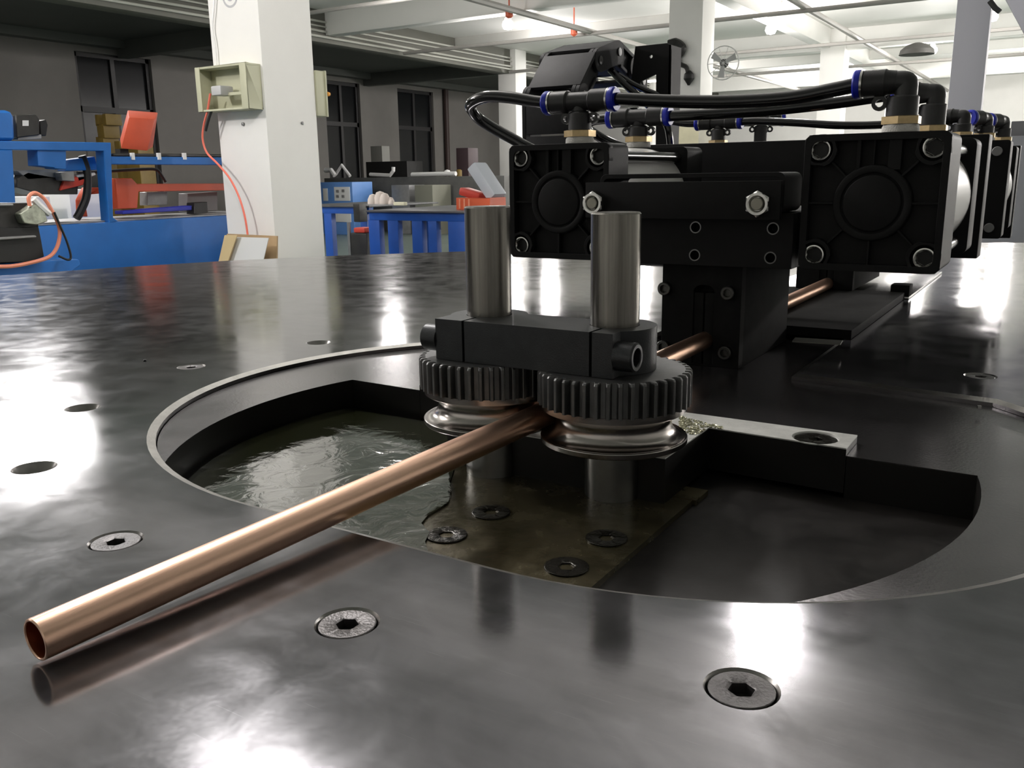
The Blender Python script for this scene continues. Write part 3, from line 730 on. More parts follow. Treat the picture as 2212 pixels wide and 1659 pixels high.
# ================================================================ CABLE CHAIN AND ITS BRACKET
cc = thing('cable_chain', (-.80, 1.5, 0), 'wide black plastic cable chain arching up behind the left cylinder', 'cable chain')
XS1, XS0 = -.752, -.860          # side planes
def pin_at(u, v): q = on(u, v, x=XS1); return Vector((0, q.y, q.z))
J = [pin_at(1390, 175), pin_at(1372, 146), pin_at(1338, 112), pin_at(1297, 130), pin_at(1262, 205), pin_at(1262, 290)]
J.append(J[-1]+Vector((0, -.004, -.085))); J.append(J[-1]+Vector((0, .004, -.055)))
def link(a, b, i):
    d = (b-a); L_ = d.length; d.normalize(); nrm = Vector((0, -d.z, d.y))
    if nrm.z < 0 and abs(nrm.z) > .3: nrm = -nrm
    if abs(nrm.z) <= .3 and nrm.y > 0: nrm = -nrm          # outer side of the arch
    r_ = .021
    pts = []
    for s_ in range(9):
        a_ = -pi/2 - pi*s_/8; pts.append(a + (d*cos(a_+0) + nrm*sin(a_))*r_*1.0)
    for s_ in range(9):
        a_ = pi/2 - pi*s_/8; pts.append(b + (d*cos(a_) + nrm*sin(a_))*r_)
    pl = [(p.y, p.z) for p in pts]
    for xs, th in ((XS1, .008), (XS0, .008)):
        off = .008 if i % 2 else 0
        x_ = xs-off if xs == XS1 else xs+off
        MB().extr(pl, [], x_-th, x_, 'x').build('side_link', CHAINM, cc, bevel=.0008, seg=1)
    for p in (a,):
        MB().lathe([(.0075, 0), (.0075, .0012), (.003, .0016)], (XS1+.0005, p.y, p.z), 'x', n=16).build('hinge_pin', BLKPL, cc)
    c_ = (a+b)/2 + nrm*(r_-.003); c_.x = (XS0+XS1)/2
    M3 = Matrix(((1, 0, 0), (0, d.y, nrm.y), (0, d.z, nrm.z)))
    MB().obox(c_, ((XS1-XS0)/2-.001, L_*.47, .0035), M3).build('cross_cover', CHAINM, cc, bevel=.001)
    c_ = (a+b)/2 - nrm*(r_-.004); c_.x = (XS0+XS1)/2
    MB().obox(c_, ((XS1-XS0)/2-.004, L_*.20, .003), M3).build('cross_cover', CHAINM, cc, bevel=.001)
for i in range(len(J)-1): link(J[i], J[i+1], i)
# standing bracket the chain is bolted to
YBK = 1.62
cbk = thing('chain_bracket', (-.70, YBK, 0), 'tall black angle bracket with a small hole, holding the upper end of the chain', 'bracket')
def pb(u, v): q = on(u, v, y=YBK); return (q.x, q.z)
out = [pb(1372, 100), pb(1440, 93), pb(1450, 97), pb(1447, 330), pb(1416, 330), pb(1417, 160), pb(1385, 175), pb(1376, 190), pb(1360, 200)]
hol = circ(*pb(1406, 122), .0032, 14)
MB().extr(list(reversed(out)), [hol], YBK, YBK+.006, 'y').build('plate', BLKAL, cbk, bevel=.0005, seg=1)
a_, b_ = pb(1449, 97), pb(1447, 330)
MB().box(a_[0]-.003, a_[0]+.001, YBK, YBK+.05, -.001, a_[1]).build('flange', BLKAL, cbk)
MB().box(a_[0]-.07, a_[0]+.02, YBK-.02, YBK+.06, 0, .004).build('foot', BLKAL, cbk)
P = [on(u, v, y=1.58) for u, v in ((1318, 150), (1345, 178), (1375, 205), (1405, 232), (1440, 270), (1450, 330))]
tag(MB().tube(smooth_path(P, 6), .0065, 10).build('cable', HOSE), 'thick black cable running diagonally down from the chain to the bracket foot', 'cable')
P = [on(u, v, y=1.60) for u, v in ((1330, 158), (1365, 180), (1395, 195), (1425, 210), (1445, 250))]
tag(MB().tube(smooth_path(P, 6), .0055, 10).build('cable', HOSE), 'second black cable just above the diagonal one at the chain bracket', 'cable')
tag(MB().box(-.865, -.478, 1.452, 1.520, .085, .108).build('chain_support', BLKAL, bevel=.002), 'black arm under the cable chain, reaching out from the far left cylinder', 'arm')
# ================================================================ HEX KEY AND CHIPS
for (u, v, l) in ((2115, 882, 'tiny bright square metal chip on the plate at the far right'),):
    q = on(u, v, z=0)
    if v < 850:
        P = [on(u-14+28*i/8, v+3-5*sin(pi*i/8*.6), z=.0012) for i in range(9)]
        m_ = MB().tube(P, [.0016, .0017, .0016, .0014, .0012, .0010, .0008, .0006, .0003], 6)
    else:
        m_ = MB().obox((q.x, q.y, .0010), (.0013, .0010, .0010), Matrix.Rotation(.4, 3, 'Z'))
    tag(m_.build('metal_chip', SILV), l, 'chip')
q = on(313, 778, z=.0008); tag(MB().lathe([(.001, 0), (.0018, .0008), (.001, .0016)], (q.x, q.y, 0), n=8).build('metal_chip', HOLE), 'small dark crumb on the table left of the opening', 'chip')

# ================================================================ BACKGROUND: LAMPS_AND_FILLS
for i, (x, y, pw, lb) in enumerate(LAMPS_AND_FILLS):
    if not lb: continue
    t = thing('hanging_lamp', (x, y, LAMP_Z), lb, 'lamp', 'hall lamps under the ceiling')
    MB().lathe([(.001, -.12), (.07, -.105), (.10, -.05), (.085, .01), (.05, .04)], (x, y, LAMP_Z), n=16).build('bulb', LAMPE, t)
    MB().lathe([(.055, .04), (.06, .06), (.03, .12), (.010, .14), (.010, CZ-LAMP_Z)], (x, y, LAMP_Z), n=12).build('lamp_holder', WHITEP, t)

# ---------------------------------------------------------------- things on the near pillar
def pil_pt(u, v): return on(u, v, y=4.56)
pb0 = pil_pt(452, 148); pb1 = pil_pt(565, 142); pz0 = pil_pt(455, 245).z; pz1 = pil_pt(520, 143).z
sb = thing('socket_box', (pb0.x, 4.5, pz0), 'cream open socket box on the near white pillar with a grey plug', 'socket box')
x0, x1 = pb0.x+.01, pb1.x-.012; yb_, yf_ = 4.56, 4.43
m_ = MB().box(x0, x1, yb_-.01, yb_, pz0, pz1).box(x0, x0+.014, yf_, yb_, pz0, pz1).box(x1-.012, x1, yf_, yb_, pz0, pz1).box(x0, x1, yf_, yb_, pz0, pz0+.014).box(x0, x1, yf_, yb_, pz1-.014, pz1)
m_.build('case', CREAM, sb, bevel=.003)
MB().box(x1-.060, x1, yf_-.008, yf_, pz0, pz1).build('cover_strip', CREAM, sb, bevel=.003)
MB().box(x0-.002, x0+.045, yf_-.008, yf_, pz0, pz1).build('cover_strip', CREAM, sb, bevel=.003)
xm = (x0+x1)/2-.02
MB().box(xm-.055, xm+.045, yf_-.035, yf_+.08, pz0+.10, pz0+.165).build('plug', mat('plug_grey', (.5, .5, .5), .5), sb, bevel=.012)
MB().box(xm+.02, x1-.01, yf_+.03, yf_+.05, pz0+.10, pz0+.12).build('bracket', CREAM, sb)
P = [pil_pt(u, v) + Vector((0, -.10 + .0*i, 0)) for i, (u, v) in enumerate(((486, 205), (478, 240), (468, 270), (463, 300), (470, 330), (492, 355), (515, 385), (535, 425), (548, 470), (555, 520), (560, 560), (563, 600)))]
for i, p_ in enumerate(P): p_.y = 4.56-.13+.05*min(1, i/6)
tag(MB().tube(smooth_path(P, 6), .0075, 8).build('power_cord', PINKC), 'coral red power cord hanging down the near white pillar', 'cord')
P = [pil_pt(u, v)+Vector((0, -.11, 0)) for u, v in ((484, 240), (478, 258), (474, 272), (471, 284))]
tag(MB().tube(smooth_path(P, 4), .009, 8).build('cable_tie', HOLE), 'short black cable run tied to the coral cord below the socket box', 'cable')
P = [on(u, v, y=4.54) for u, v in ((466, -40), (462, 20), (459, 60), (465, 100), (468, 140))]
tag(MB().tube(smooth_path(P, 4), .006, 8).build('cable', WHITEP), 'thin white cable running up the left edge of the near pillar', 'cable')
q = on(524, 268, y=4.55); tag(MB().lathe([(.012, 0), (.012, .012), (.006, .016)], (q.x, 4.56, q.z), '-y', n=12).build('wall_anchor', GREY), 'small grey bolt anchor on the pillar under the socket box', 'anchor')
q = on(652, 266, x=-4.85); tag(MB().lathe([(.011, 0), (.011, .010), (.006, .014)], (-4.85, q.y, q.z), 'x', n=12).build('wall_anchor', GREY), 'small pale bolt anchor on the right face of the near pillar', 'anchor')
qa, qb = on(682, 152, y=5.075), on(695, 250, y=5.075)
ob = thing('switch_box', (-4.84, 5.09, qb.z), 'cream switch box with orange knob on the far side of the near pillar', 'switch box')
MB().box(-4.85-.10, -4.85+.012, 5.062, 5.15, qb.z, qa.z).build('case', CREAM, ob, bevel=.004)
MB().box(-4.85-.10, -4.85+.022, 5.15, 5.165, qb.z-.004, qa.z+.004).build('cover', CREAM, ob, bevel=.004)
MB().lathe([(.018, 0), (.014, .025)], (-4.85+.015, 5.165, (qa.z+qb.z)/2), 'y', n=12).build('knob', mat('orange_knob', (.8, .35, .05), .4), ob)
# grey faded print on the pillar top (a logo ring partly out of frame)
q = on(497, -2, y=4.559)
m_ = MB()
for r0, r1, a0, a1 in ((.062, .076, -2.9, -.25), (.018, .034, -3.0, .1)):
    i_ = circ(q.x, q.z+.02, r1, 20, a0, a1, True) + list(reversed(circ(q.x, q.z+.02, r0, 20, a0, a1, True)))
    m_.extr(i_, [], 4.5585, 4.5598, 'y')
tag(m_.build('pillar_stencil', mat('faded_grey_ink', (.5, .5, .52), .7)), 'faded grey ring mark printed high on the near pillar', 'sign')
# cardboard and paper against the pillar foot (stacked on a trolley shelf)
cbx = thing('paper_box', (-5.0, 4.2, -.5), 'open cardboard box with a white sheet leaning at the foot of the near pillar', 'box')
P0, P1, P2, P3 = [on(u, v, y=4.38) for u, v in ((490, 505), (598, 510), (596, 640), (470, 640))]
def quad3(pts, th, name, mt, par):
    pts = [Vector(p) for p in pts]; n_ = (pts[1]-pts[0]).cross(pts[2]-pts[0]).normalized()*th
    return MB().loft([pts, [p+n_ for p in pts]]).build(name, mt, par)
quad3([P0, P1, P2, P3], .012, 'back_flap', CARD, cbx)
Q = [on(u, v, y=4.28) for u, v in ((512, 512), (580, 514), (560, 600), (470, 640))]
quad3(Q, .004, 'sheet', WHITEP, cbx)
Q = [on(u, v, y=4.25) for u, v in ((485, 508), (512, 508), (480, 600), (455, 640))]
quad3(Q, .006, 'side_flap', mat('pale_card', (.62, .48, .26), .8), cbx)
q = on(530, 640, y=4.38); MB().box(q.x-.25, q.x+.2, 4.20, 4.36, FZ, q.z+.02).build('carton', CARD, cbx, bevel=.004)

# ---------------------------------------------------------------- blue tube bender on the left
XM = -5.90
def mp2(u, v): q = on(u, v, x=XM); return (q.y, q.z)
bmn = thing('blue_machine', (XM-.3, 3.6, FZ), 'large blue metalworking machine with an open portal frame, left of the near pillar', 'machine')
def yz(u, v, dx=0): q = on(u, v, x=XM+dx); return q.y, q.z
bz = -.104
yA = on(-260, 500, x=XM).y; yE = on(590, 463, x=XM).y
MB().box(XM-.75, XM, yA, yE, FZ+.02, bz-.012).build('bed', BLUE, bmn, bevel=.006)
MB().box(XM-.70, XM-.05, yA, yE, bz-.012, bz).build('bed_way', GREY, bmn, bevel=.003)
def plate(pts, x0, x1, name, mt, par=bmn, bev=.004):
    pl = [yz(u, v, x1) for u, v in pts]
    return MB().extr(pl, [], XM+x0, XM+x1, 'x').build(name, mt, par, bevel=bev, seg=1)
plate([(-120, 305), (237, 308), (237, 322), (240, 472), (253, 474), (225, 480), (225, 326), (30, 326), (38, 490), (-120, 500)][:0] or
      [(-120, 303), (240, 308), (245, 470), (256, 478), (236, 482), (224, 326), (-120, 322)], -.10, 0, 'portal_frame', BLUE)
plate([(-120, 322), (27, 324), (37, 492), (-120, 500)], -.10, 0, 'portal_post', BLUE)
plate([(80, 322), (143, 323), (143, 366), (118, 364), (118, 362), (82, 358)], -.14, -.02, 'hanging_plate', BLUE)
plate([(150, 345), (205, 338), (213, 367), (140, 370)], -.30, -.16, 'guard_box', BLUE)
plate([(238, 338), (590, 341), (590, 357), (240, 355)], -.12, -.02, 'long_beam', BLUE)
plate([(245, 331), (590, 334), (590, 340), (245, 337)], -.13, -.03, 'rail', DARK)
for u in (289, 346, 401): 
    y_, z_ = yz(u, 336); MB().box(XM-.03, XM-.005, y_-.012, y_+.012, z_-.03, z_+.02).build('rail_clip', WHITEP, bmn)
plate([(-200, 236), (20, 238), (31, 246), (34, 304), (-200, 300)], -.35, -.02, 'rounded_cover', BLUE, bev=.02)
plate([(250, 385), (285, 385), (296, 397), (575, 396), (575, 410), (300, 414), (297, 450), (255, 452)], -.45, -.28, 'swing_arm', ORANGE)
plate([(190, 405), (218, 405), (218, 418), (195, 420), (185, 440), (190, 468), (178, 468), (176, 432)], -.5, -.42, 'hook_arm', ORANGE)
plate([(265, 455), (415, 444), (415, 454), (265, 463)], -.32, -.22, 'blue_rule', mat('deep_blue', (.02, .03, .40), .4))
plate([(420, 438), (448, 436), (450, 460), (420, 463)], -.30, -.20, 'dark_block', DARK)
plate([(318, 415), (362, 414), (362, 442), (318, 444)], -.55, -.45, 'gauge_box', GREY)
plate([(405, 418), (470, 414), (470, 455), (405, 458)], -.62, -.50, 'gauge_box', mat('mid_grey_box', (.14, .13, .13), .5))
plate([(60, 372), (170, 392), (168, 420), (90, 420), (36, 405), (36, 385)], -.45, -.20, 'tool_head', DARK)
plate([(36, 368), (125, 366), (128, 384), (60, 388)], -.30, -.20, 'tool_slide', GREY)
plate([(130, 372), (160, 370), (162, 392), (135, 390)], -.20, -.12, 'clamp_piece', GREY)
plate([(165, 378), (205, 372), (208, 378), (170, 392)], -.24, -.18, 'bright_slide', mat('bright_alu', (.6, .6, .58), .35, .6))
plate([(140, 385), (186, 380), (180, 400), (130, 412)], -.30, -.18, 'red_grip', REDP)
P = [Vector((XM-.18, *yz(u, v))) for u, v in ((210, 335), (220, 365), (222, 400), (218, 430), (205, 460), (198, 472))]
MB().tube(smooth_path(P, 5), .028, 10).build('corrugated_hose', HOLE, bmn)
P = [Vector((XM-.35, *yz(u, v))) for u, v in ((230, 372), (300, 368), (370, 364), (400, 365), (412, 378), (420, 392))]
MB().tube(smooth_path(P, 5), .012, 8).build('arm_cable', HOLE, bmn)
# white boxes behind the portal
for (u0, v0, u1, v1, dx, l) in ((70, 425, 112, 460, -1.2, 'left'), (148, 410, 235, 455, -1.2, 'right')):
    qa, qb = on(u0, v0, x=XM+dx), on(u1, v1, x=XM+dx)
    tag(MB().box(XM+dx-.4, XM+dx, qa.y, qb.y, qb.z-.1, qa.z).build('white_cabinet', WHITEP, bevel=.006), 'white cabinet seen through the %s part of the blue portal frame' % l, 'cabinet')
# dark motor on the frame top
sm = thing('servo_motor', (XM-.2, *yz(70, 300)), 'black servo motor with a white sticker on the blue machine frame', 'motor')
plate([(34, 248), (78, 247), (86, 256), (86, 292), (36, 298)], -.26, -.10, 'motor_body', DARK, sm, .006)
plate([(86, 262), (100, 258), (104, 270), (100, 294), (88, 292)], -.22, -.12, 'connector', HOLE, sm, .004)
plate([(49, 260), (62, 260), (62, 272), (49, 272)], -.099, -.096, 'sticker', WHITEP, sm, 0)
plate([(38, 294), (90, 290), (90, 300), (38, 302)], -.24, -.12, 'motor_foot', GREY, sm, .003)
# tilted orange control box
ocb = thing('control_box', (XM-.2, *yz(310, 335)), 'tilted orange control box standing above the blue machine', 'control box')
F4 = [Vector((XM-.10, *yz(u, v))) for u, v in ((297, 252), (354, 256), (336, 325), (280, 320))]
B4 = [Vector((XM-.42, p.y-.012, p.z+.012)) for p in F4]
bk = [on(u, v, x=XM-.42) for u, v in ((276, 238), (341, 243), (330, 318), (259, 302))]
MB().loft([F4, bk]).build('case', ORANGE, ocb, bevel=.006)
MB().box(XM-.28, XM-.22, *sorted((yz(300, 330)[0], yz(318, 330)[0])), yz(0, 345)[1], yz(310, 320)[1]).build('stand', DARK, ocb)
# hydraulic pump unit front-left
pu = thing('pump_unit', (-3.7, 1.9, FZ), 'black hydraulic unit with valves and orange hoses at the left edge', 'pump')
XP = -4.6
def pq(u, v): q = on(u, v, x=XP); return q.y, q.z
def pplate(pts, x0, x1, name, mt, bev=.004): 
    return MB().extr([(on(u, v, x=XP+x1).y, on(u, v, x=XP+x1).z) for u, v in pts], [], XP+x0, XP+x1, 'x').build(name, mt, pu, bevel=bev, seg=1)
pplate([(-120, 440), (60, 438), (82, 455), (84, 492), (-120, 496)], -.4, 0, 'motor', DARK)
pplate([(-120, 494), (84, 490), (90, 520), (96, 555), (60, 566), (-120, 572)], -.4, .02, 'manifold', HOLE)
pplate([(44, 462), (76, 440), (96, 452), (104, 478), (80, 486), (52, 482)], .0, .06, 'valve_block', mat('pale_casting', (.38, .40, .33), .35, .7, var=.3, vscale=25))
pplate([(-120, 520), (78, 508), (80, 513), (-120, 527)], .02, .05, 'tie_bar', GREY)
pplate([(-120, 442), (30, 440), (30, 445), (-120, 448)], .0, .03, 'bright_edge', GREY)
pplate([(-120, 575), (170, 560), (175, 572), (150, 590), (-120, 640)], -.5, -.05, 'base_plate', BLUE)
def phose(pts, name, mt, r, dx=.06):
    MB().tube(smooth_path([Vector((XP+dx, *pq(u, v))) for u, v in pts], 6), r, 8).build(name, mt, pu)
phose([(50, 445), (48, 425), (62, 417), (82, 430), (98, 455), (110, 480), (115, 505), (108, 535), (90, 555), (50, 567), (10, 574), (-30, 575)], 'orange_hose', mat('pale_orange_hose', (.75, .26, .16), .45), .010)
phose([(98, 458), (110, 485), (125, 520), (134, 552), (128, 560), (108, 552)], 'black_hose', HOLE, .006, .08)
phose([(60, 430), (75, 445), (95, 462)], 'union', WHITEP, .018, .05)

# ---------------------------------------------------------------- blue benches and what lies on them
def bench(u0, v0, z, d_, legs, u_end, label, mt=BLUE2):
    c = on(u0, v0, z=z); w_ = on(u_end, v0, y=c.y).x - c.x
    t = thing('work_bench', (c.x, c.y, FZ), label, 'bench', 'blue work benches')
    MB().box(c.x-.02, c.x+w_, c.y-.02, c.y+d_, z-.018, z).build('bench_top', mat('dark_bench_top', (.12, .12, .125), .35, .5, var=.15, vscale=5), t, bevel=.003)
    MB().box(c.x, c.x+w_-.02, c.y, c.y+.05, z-.088, z-.018).build('apron', mt, t, bevel=.003)
    MB().box(c.x, c.x+.05, c.y+.05, c.y+d_-.02, z-.088, z-.018).build('apron', mt, t, bevel=.003)
    for ua, ub in legs:
        xa, xb_ = on(ua, 510, y=c.y).x, on(ub, 510, y=c.y).x
        MB().box(xa, xb_, c.y+.002, c.y+.07, FZ, z-.086).build('leg', mt, t, bevel=.003)
    for fx in (0.02, w_-.12):
        MB().box(c.x+fx, c.x+fx+.08, c.y+d_-.12, c.y+d_-.03, FZ, z-.086).build('leg', mt, t, bevel=.003)
    return c, t
BZ = -.115
b1c, b1 = bench(797, 454, BZ, 1.3, ((797, 820), (838, 860), (890, 912), (925, 943), (968, 1004), (1060, 1085), (1180, 1205)), 1240, 'nearer blue work bench with a row of square legs, right of the near pillar')
b2c, b2 = bench(640, 443, BZ, 1.2, ((645, 662), (702, 718), (780, 794)), 800, 'farther blue work bench touching the near pillar in view')
def bput(u, v, y): return on(u, v, y=y)
def blob(u0, v0, u1, v1, y, d, name, mt, label, cat, bev=.01, grp=None):
    a, b = on(u0, v0, y=y), on(u1, v1, y=y)
    return tag(MB().box(a.x, b.x, y, y+d, b.z, a.z).build(name, mt, bevel=bev), label, cat, grp)
yc = b1c.y+.25
cr = thing('tool_crate', (b1c.x+1.0, yc, BZ), 'red orange plastic crate with tools on the nearer blue bench', 'crate')
a, b = on(985, 415, y=yc), on(1058, 441, y=yc)
zb_ = BZ+.001; hgt = a.z-b.z
m_ = MB().box(a.x, b.x, yc, yc+.01, zb_, zb_+hgt).box(a.x, b.x, yc+.25, yc+.26, zb_, zb_+hgt).box(a.x, a.x+.01, yc, yc+.26, zb_, zb_+hgt).box(b.x-.01, b.x, yc, yc+.26, zb_, zb_+hgt).box(a.x, b.x, yc, yc+.26, zb_, zb_+.01)
m_.build('crate_shell', mat('orange_crate', (.75, .13, .05), .4), cr, bevel=.003)
for k in range(3):
    MB().box(a.x+.03+k*.05, a.x+.045+k*.05, yc-.004, yc, zb_+.01, zb_+hgt-.01).build('rib', mat('pale_orange', (.85, .33, .2), .4), cr)
MB().obox((a.x+.10, yc+.12, zb_+hgt+.03), (.11, .07, .035), Matrix.Rotation(.25, 3, 'Y')).build('red_tool', REDP, cr, bevel=.02)
M3 = Matrix.Rotation(radians(52), 3, 'Y')
c_ = on(1052, 392, y=yc+.15); lean = on(1082, 432, y=yc+.15)
cl = MB().obox(c_, (.175, .10, .050), M3).build('storage_box', CLEAR, bevel=.02)
tag(cl, 'translucent pale plastic box leaning on the orange crate', 'box')
# cloth heap
ch_ = MB(); rng = random.Random(3); a = on(790, 436, y=b2c.y+.35); zc = BZ
for cx_, cz_, r_ in ((0, .05, .06), (.08, .07, .07), (.16, .06, .06), (.22, .03, .045), (-.05, .03, .045), (.28, .015, .035)):
    ch_.lathe([(.002, cz_+r_), (r_*.6, cz_+r_*.8), (r_, cz_), (r_*1.05, 0.0)], (a.x+cx_, b2c.y+.5+rng.uniform(-.05, .05), zc), n=12)
tag(ch_.build('cloth_heap', CLOTH), 'crumpled pale cloth heaped on the farther blue bench', 'cloth')
q = on(861, 444, z=BZ); tag(MB().box(q.x-.07, q.x+.07, q.y, q.y+.06, BZ, BZ+.035).build('small_carton', mat('cream_card', (.65, .62, .45), .6), bevel=.006), 'small cream carton lying on the front edge of the nearer bench', 'box')
# blue and white electric cabinet behind the pillar
XE = on(700, 400, y=9.0)
ec = thing('electric_cabinet', (on(700, 400, y=13.3).x, 13.3, FZ), 'light blue cabinet with white panels and buttons behind the farther bench', 'cabinet')
a, b = on(690, 394, y=13.3), on(766, 505, y=13.3)
MB().box(a.x-.3, b.x, 13.3, 13.9, FZ, a.z).build('case', BLUELT, ec, bevel=.01)
for u0, v0, u1, v1 in ((697, 407, 708, 434), (721, 404, 756, 434), (723, 455, 758, 480)):
    c0, c1 = on(u0, v0, y=13.28), on(u1, v1, y=13.28); MB().box(c0.x, c1.x, 13.28, 13.3, c1.z, c0.z).build('panel', WHITEP, ec, bevel=.003)
for k, (u, v) in enumerate(((729, 413), (741, 412), (729, 424), (741, 424))):
    c0 = on(u, v, y=13.27); MB().box(c0.x-.03, c0.x+.03, 13.26, 13.28, c0.z-.025, c0.z+.025).build('button', GREY, ec)
# vise and trolley
blob(762, 440, 778, 480, b2c.y-.15, .12, 'bench_vise', DARK, 'dark bench vise on the corner of the farther bench', 'vise')
tr = thing('red_trolley', (on(772, 520, y=6.6).x, 6.6, FZ), 'black floor trolley with a red cap under the farther bench', 'trolley')
a = on(772, 503, y=6.6); MB().box(a.x-.05, a.x+.09, 6.6, 6.75, a.z, a.z+.05).build('cap', REDP, tr, bevel=.015)
MB().box(a.x-.10, a.x+.11, 6.6, 6.8, FZ, a.z).build('body', DARK, tr, bevel=.02)
MB().box(a.x-.13, a.x-.10, 6.6, 6.62, FZ, a.z+.10).build('handle', GREY, tr)
# row of machines and stock in the dark bay behind
def far(u0, v0, u1, v1, y, d, name, mt, label, cat, floor=True, bev=.01):
    a, b = on(u0, v0, y=y), on(u1, v1, y=y)
    return tag(MB().box(a.x, b.x, y, y+d, FZ if floor else b.z, a.z).build(name, mt, bevel=bev), label, cat)
far(700, 385, 1090, 440, 14.5, 1.8, 'stock_bench', mat('dusky_grey', (.10, .10, .095), .6, var=.2, vscale=3), 'long dusky stock bench in the dark bay', 'bench')
far(790, 350, 880, 384, 16.6, .6, 'dark_machine', HOLE, 'low black machine below the middle window', 'machine')
far(800, 316, 826, 350, 17.6, .3, 'notice_board', mat('board_grey', (.22, .22, .2), .6), 'small grey board leaning between the windows', 'board')
far(985, 320, 1012, 364, 17.0, .4, 'tool_rack', mat('maroon_dark', (.05, .03, .035), .6), 'dark maroon rack by the brown pipe', 'rack')
far(845, 400, 885, 436, 13.9, .5, 'grey_bin', GREY, 'plain grey bin standing before the stock bench', 'bin')
far(895, 400, 935, 436, 13.8, .6, 'olive_crate', mat('olive_grey', (.2, .2, .16), .6), 'olive grey crate standing before the stock bench', 'crate')
a = on(955, 372, y=15.0); tag(MB().lathe([(.06, 0), (.06, .12), (.03, .14)], (a.x, 15.6, on(700, 385, y=14.5).z), n=14).build('yellow_can', YEL), 'small yellow can on the stock bench', 'can')
a = on(966, 372, y=15.3); a.z = on(700, 385, y=14.5).z+.07
tag(MB().lathe([(.002, .07), (.06, .05), (.075, 0), (.05, -.06), (.01, -.07)], tuple(a), n=14).build('white_cup', WHITEP), 'round white cup beside the yellow can', 'cup')
SBZ = on(700, 385, y=14.5).z
def farpipe(pts, y, r_, mt, name, label, cat):
    P = [on(u, v, y=y) for u, v in pts]; lo_ = min(p.z for p in P)
    P = [p + Vector((0, 0, SBZ+r_-lo_)) for p in P]
    tag(MB().tube(P, r_, 8).build(name, mt), label, cat)
farpipe([(725, 372), (738, 352), (756, 376)], 14.9, .035, WHITEP, 'bent_tube', 'white bent tube in an upturned V on the stock bench', 'tube')
farpipe([(800, 386), (843, 388), (850, 378), (850, 370)], 15.1, .04, WHITEP, 'bent_tube', 'long pale tube turning up at its right end on the stock bench', 'tube')
farpipe([(890, 384), (985, 382)], 14.8, .045, WHITEP, 'straight_tube', 'straight pale tube lying level on the stock bench', 'tube')
farpipe([(703, 380), (716, 380), (724, 392)], 14.7, .05, WHITEP, 'bent_tube', 'short white elbow tube above the light blue cabinet', 'tube')
a, b = on(962, 180, x=-17.9), on(962, 364, x=-17.9)
tag(MB().tube([(-17.9, a.y, CZ), (-17.9, a.y, FZ)], .09, 10).build('drain_pipe', mat('brown_pipe', (.035, .018, .015), .6)), 'dark brown drain pipe running down the dim left wall', 'pipe')
# yellow machine near the first window
ym = thing('yellow_machine', (on(265, 330, y=9.5).x, 9.5, FZ), 'ochre yellow machine standing in front of the first dark window', 'machine')
for u0, v0, u1, v1 in ((206, 296, 226, 330), (246, 305, 262, 345), (268, 312, 300, 345), (204, 248, 214, 272), (220, 246, 230, 270), (208, 268, 226, 298)):
    a, b = on(u0, v0, y=9.5), on(u1, v1, y=9.5)
    MB().box(a.x, b.x, 9.5, 9.8, FZ if v1 > 320 else b.z, a.z).build('frame', YEL, ym, bevel=.01)

# ---------------------------------------------------------------- right background
pst = on(2080, 300, y=9.0)
tag(MB().box(pst.x-.15, pst.x+.12, 9.0, 9.14, FZ, CZ).build('steel_post', POSTM, bevel=.01), 'lavender grey steel post at the upper right', 'post')
# cream cabinet seen under the hoses
a, b = on(1440, 268, y=4.0), on(1508, 330, y=4.0)
cbn = thing('cream_cabinet', (a.x, 4.0, FZ), 'cream cabinet with white edge behind the second tee fitting', 'cabinet')
MB().box(a.x, a.x+.02, 4.0, 4.3, FZ, a.z).build('edge', WHITEP, cbn)
MB().box(a.x+.02, b.x, 4.0, 4.3, FZ, a.z-.01).build('body', mat('cream_paint', (.55, .52, .36), .5, var=.1, vscale=10), cbn)
# wall fan by the far pillar
fc = on(1562, 136, y=12.4)
wf = thing('wall_fan', tuple(fc), 'dark caged fan on the right side of the bright pillar', 'fan')
m_ = MB()
for k in range(10):
    a_ = 2*pi*k/10; m_.tube([fc, fc+Vector((cos(a_)*.22, 0, sin(a_)*.22))], .004, 5)
m_.tube([fc+Vector((cos(2*pi*k/24)*.22, 0, sin(2*pi*k/24)*.22)) for k in range(25)], .007, 6)
m_.build('cage', WHITEP, wf)
MB().lathe([(.05, 0), (.06, .06), (.03, .10)], tuple(fc), 'y', n=14).build('motor', DARK, wf)
for k in range(3):
    a_ = 2*pi*k/3+.4; d_ = Vector((cos(a_), 0, sin(a_))); n_ = Vector((-sin(a_), .3, cos(a_)))*.045
    P = [fc+d_*.04-n_*.5, fc+d_*.19-n_, fc+d_*.19+n_, fc+d_*.04+n_*.5]; quad3(P, .006, 'blade', mat('pale_blade', (.55, .55, .55), .5), wf)
# dark wall lamp / coil with hanging plug, left of the pillar
P = [on(u, v, y=12.58) for u, v in ((1445, 95), (1462, 92), (1475, 104), (1466, 118), (1452, 112), (1458, 125), (1468, 138), (1482, 145), (1487, 160))]
cbh = thing('hanging_plug', tuple(P[-1]), 'black coiled cable with a plug hanging against the bright pillar', 'cable')
MB().tube(smooth_path(P, 6), [.062]*6+[.054]*30+[.032]*(len(smooth_path(P, 6))-36), 8).build('cord', DARK, cbh)
q = on(1488, 170, y=12.58)
MB().lathe([(.025, .11), (.070, .06), (.076, 0), (.034, -.06), (.016, -.09)], tuple(q), n=12).build('plug', HOLE, cbh)
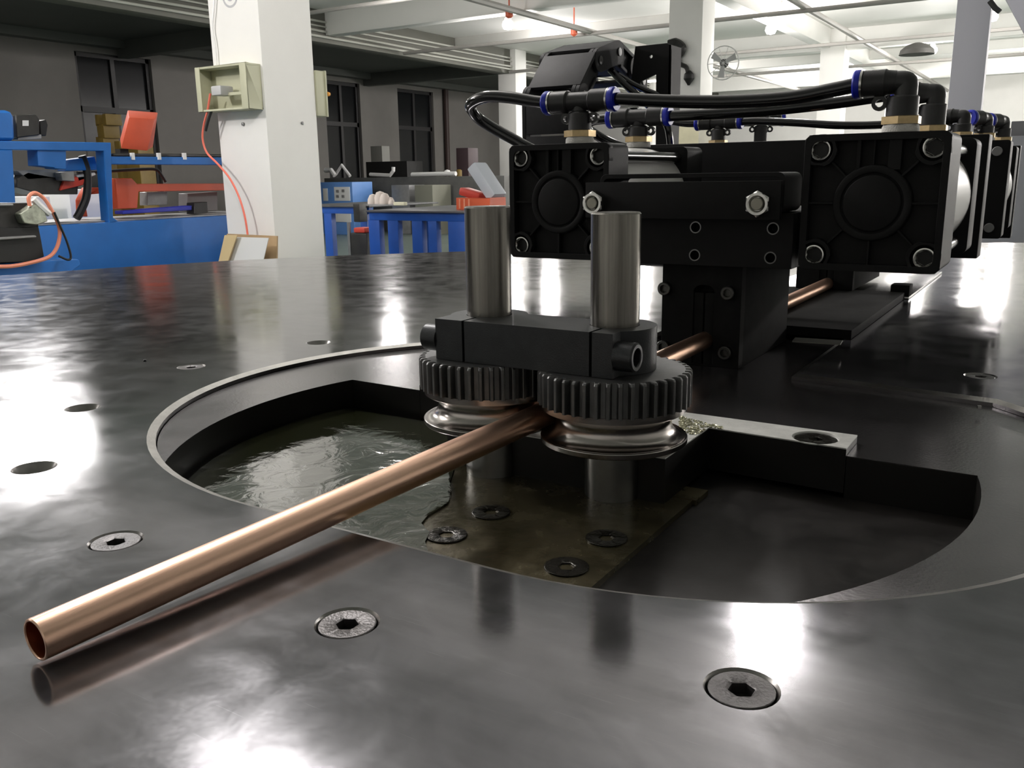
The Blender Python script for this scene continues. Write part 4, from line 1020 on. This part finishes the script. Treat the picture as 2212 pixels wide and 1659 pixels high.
# ceiling pipes and sprinkler drops
def cpipe(p0, p1, r_, label):
    tag(MB().tube([p0, p1], r_, 8).build('ceiling_pipe', mat('pipe_shade', (.30, .29, .27), .5)), label, 'pipe')
cpipe((-10.8, 10.6, 2.62), (6, 10.6, 2.62), .03, 'thin grey pipe crossing under the ceiling, nearest of the cross pipes')
cpipe((-11.8, 14.9, 2.60), (6, 14.9, 2.60), .035, 'second grey pipe crossing under the ceiling')
cpipe((-11.8, 18.9, 2.58), (6, 18.9, 2.58), .035, 'third grey pipe crossing under the ceiling')
cpipe((-11.8, 23.1, 2.58), (6, 23.1, 2.58), .035, 'fourth grey pipe crossing under the ceiling, farthest')
cpipe((-7.6, 3, 2.63), (-7.6, 33, 2.63), .05, 'long grey ceiling pipe running away over the machine, left one')
cpipe((-3.9, 3, 2.66), (-3.9, 33, 2.66), .05, 'long grey ceiling pipe running away over the machine, right one')
for i, (u, v) in enumerate(((1100, 28), (1240, 68))):
    q = on(u, v, z=2.62); tag(MB().lathe([(.012, CZ-q.z), (.012, .07), (.03, .06), (.06, .03), (.06, -.05), (.02, -.08)], tuple(q), n=10).build('sprinkler_valve', mat('red_valve', (.6, .12, .06), .5)), ['red sprinkler valve beside the bright lamp', 'orange sprinkler valve right of the bright lamp'][i], 'valve')
q = on(1980, 118, y=18); tag(MB().lathe([(.30, 0), (.28, .08), (.18, .16), (.05, .20)], (q.x, q.y, q.z), n=16).build('ceiling_fan_hub', mat('dusky_olive', (.035, .035, .03), .7)), 'dark domed shade hanging in the bright far hall', 'lamp shade')
# grey ducting top right with black connector
A = on(2150, -20, y=5.0); B = on(2212, 60, y=5.0)
dt = thing('overhead_duct', tuple(A), 'grey sloping overhead duct in the upper right corner', 'duct')
P4 = [on(u, v, y=5.0) for u, v in ((2150, -40), (2330, -40), (2330, 190), (2216, 82))]
quad3(P4, -.25, 'duct', POSTM, dt)
q = [on(u, v, y=4.9) for u, v in ((2138, 2), (2150, 18), (2160, 26))]
MB().tube(q, .012, 8).build('connector', HOLE, dt)
# grey machine low at right edge, far
far(2120, 296, 2320, 330, 12.0, 2.0, 'grey_machine', mat('lilac_grey', (.36, .36, .40), .5), 'lilac grey machine top at the right edge beyond the elbows', 'machine')
far(2185, 262, 2320, 292, 12.4, .6, 'dark_device', mat('dusk', (.16, .16, .17), .5), 'small dusky device standing on the lilac grey machine', 'device', False)
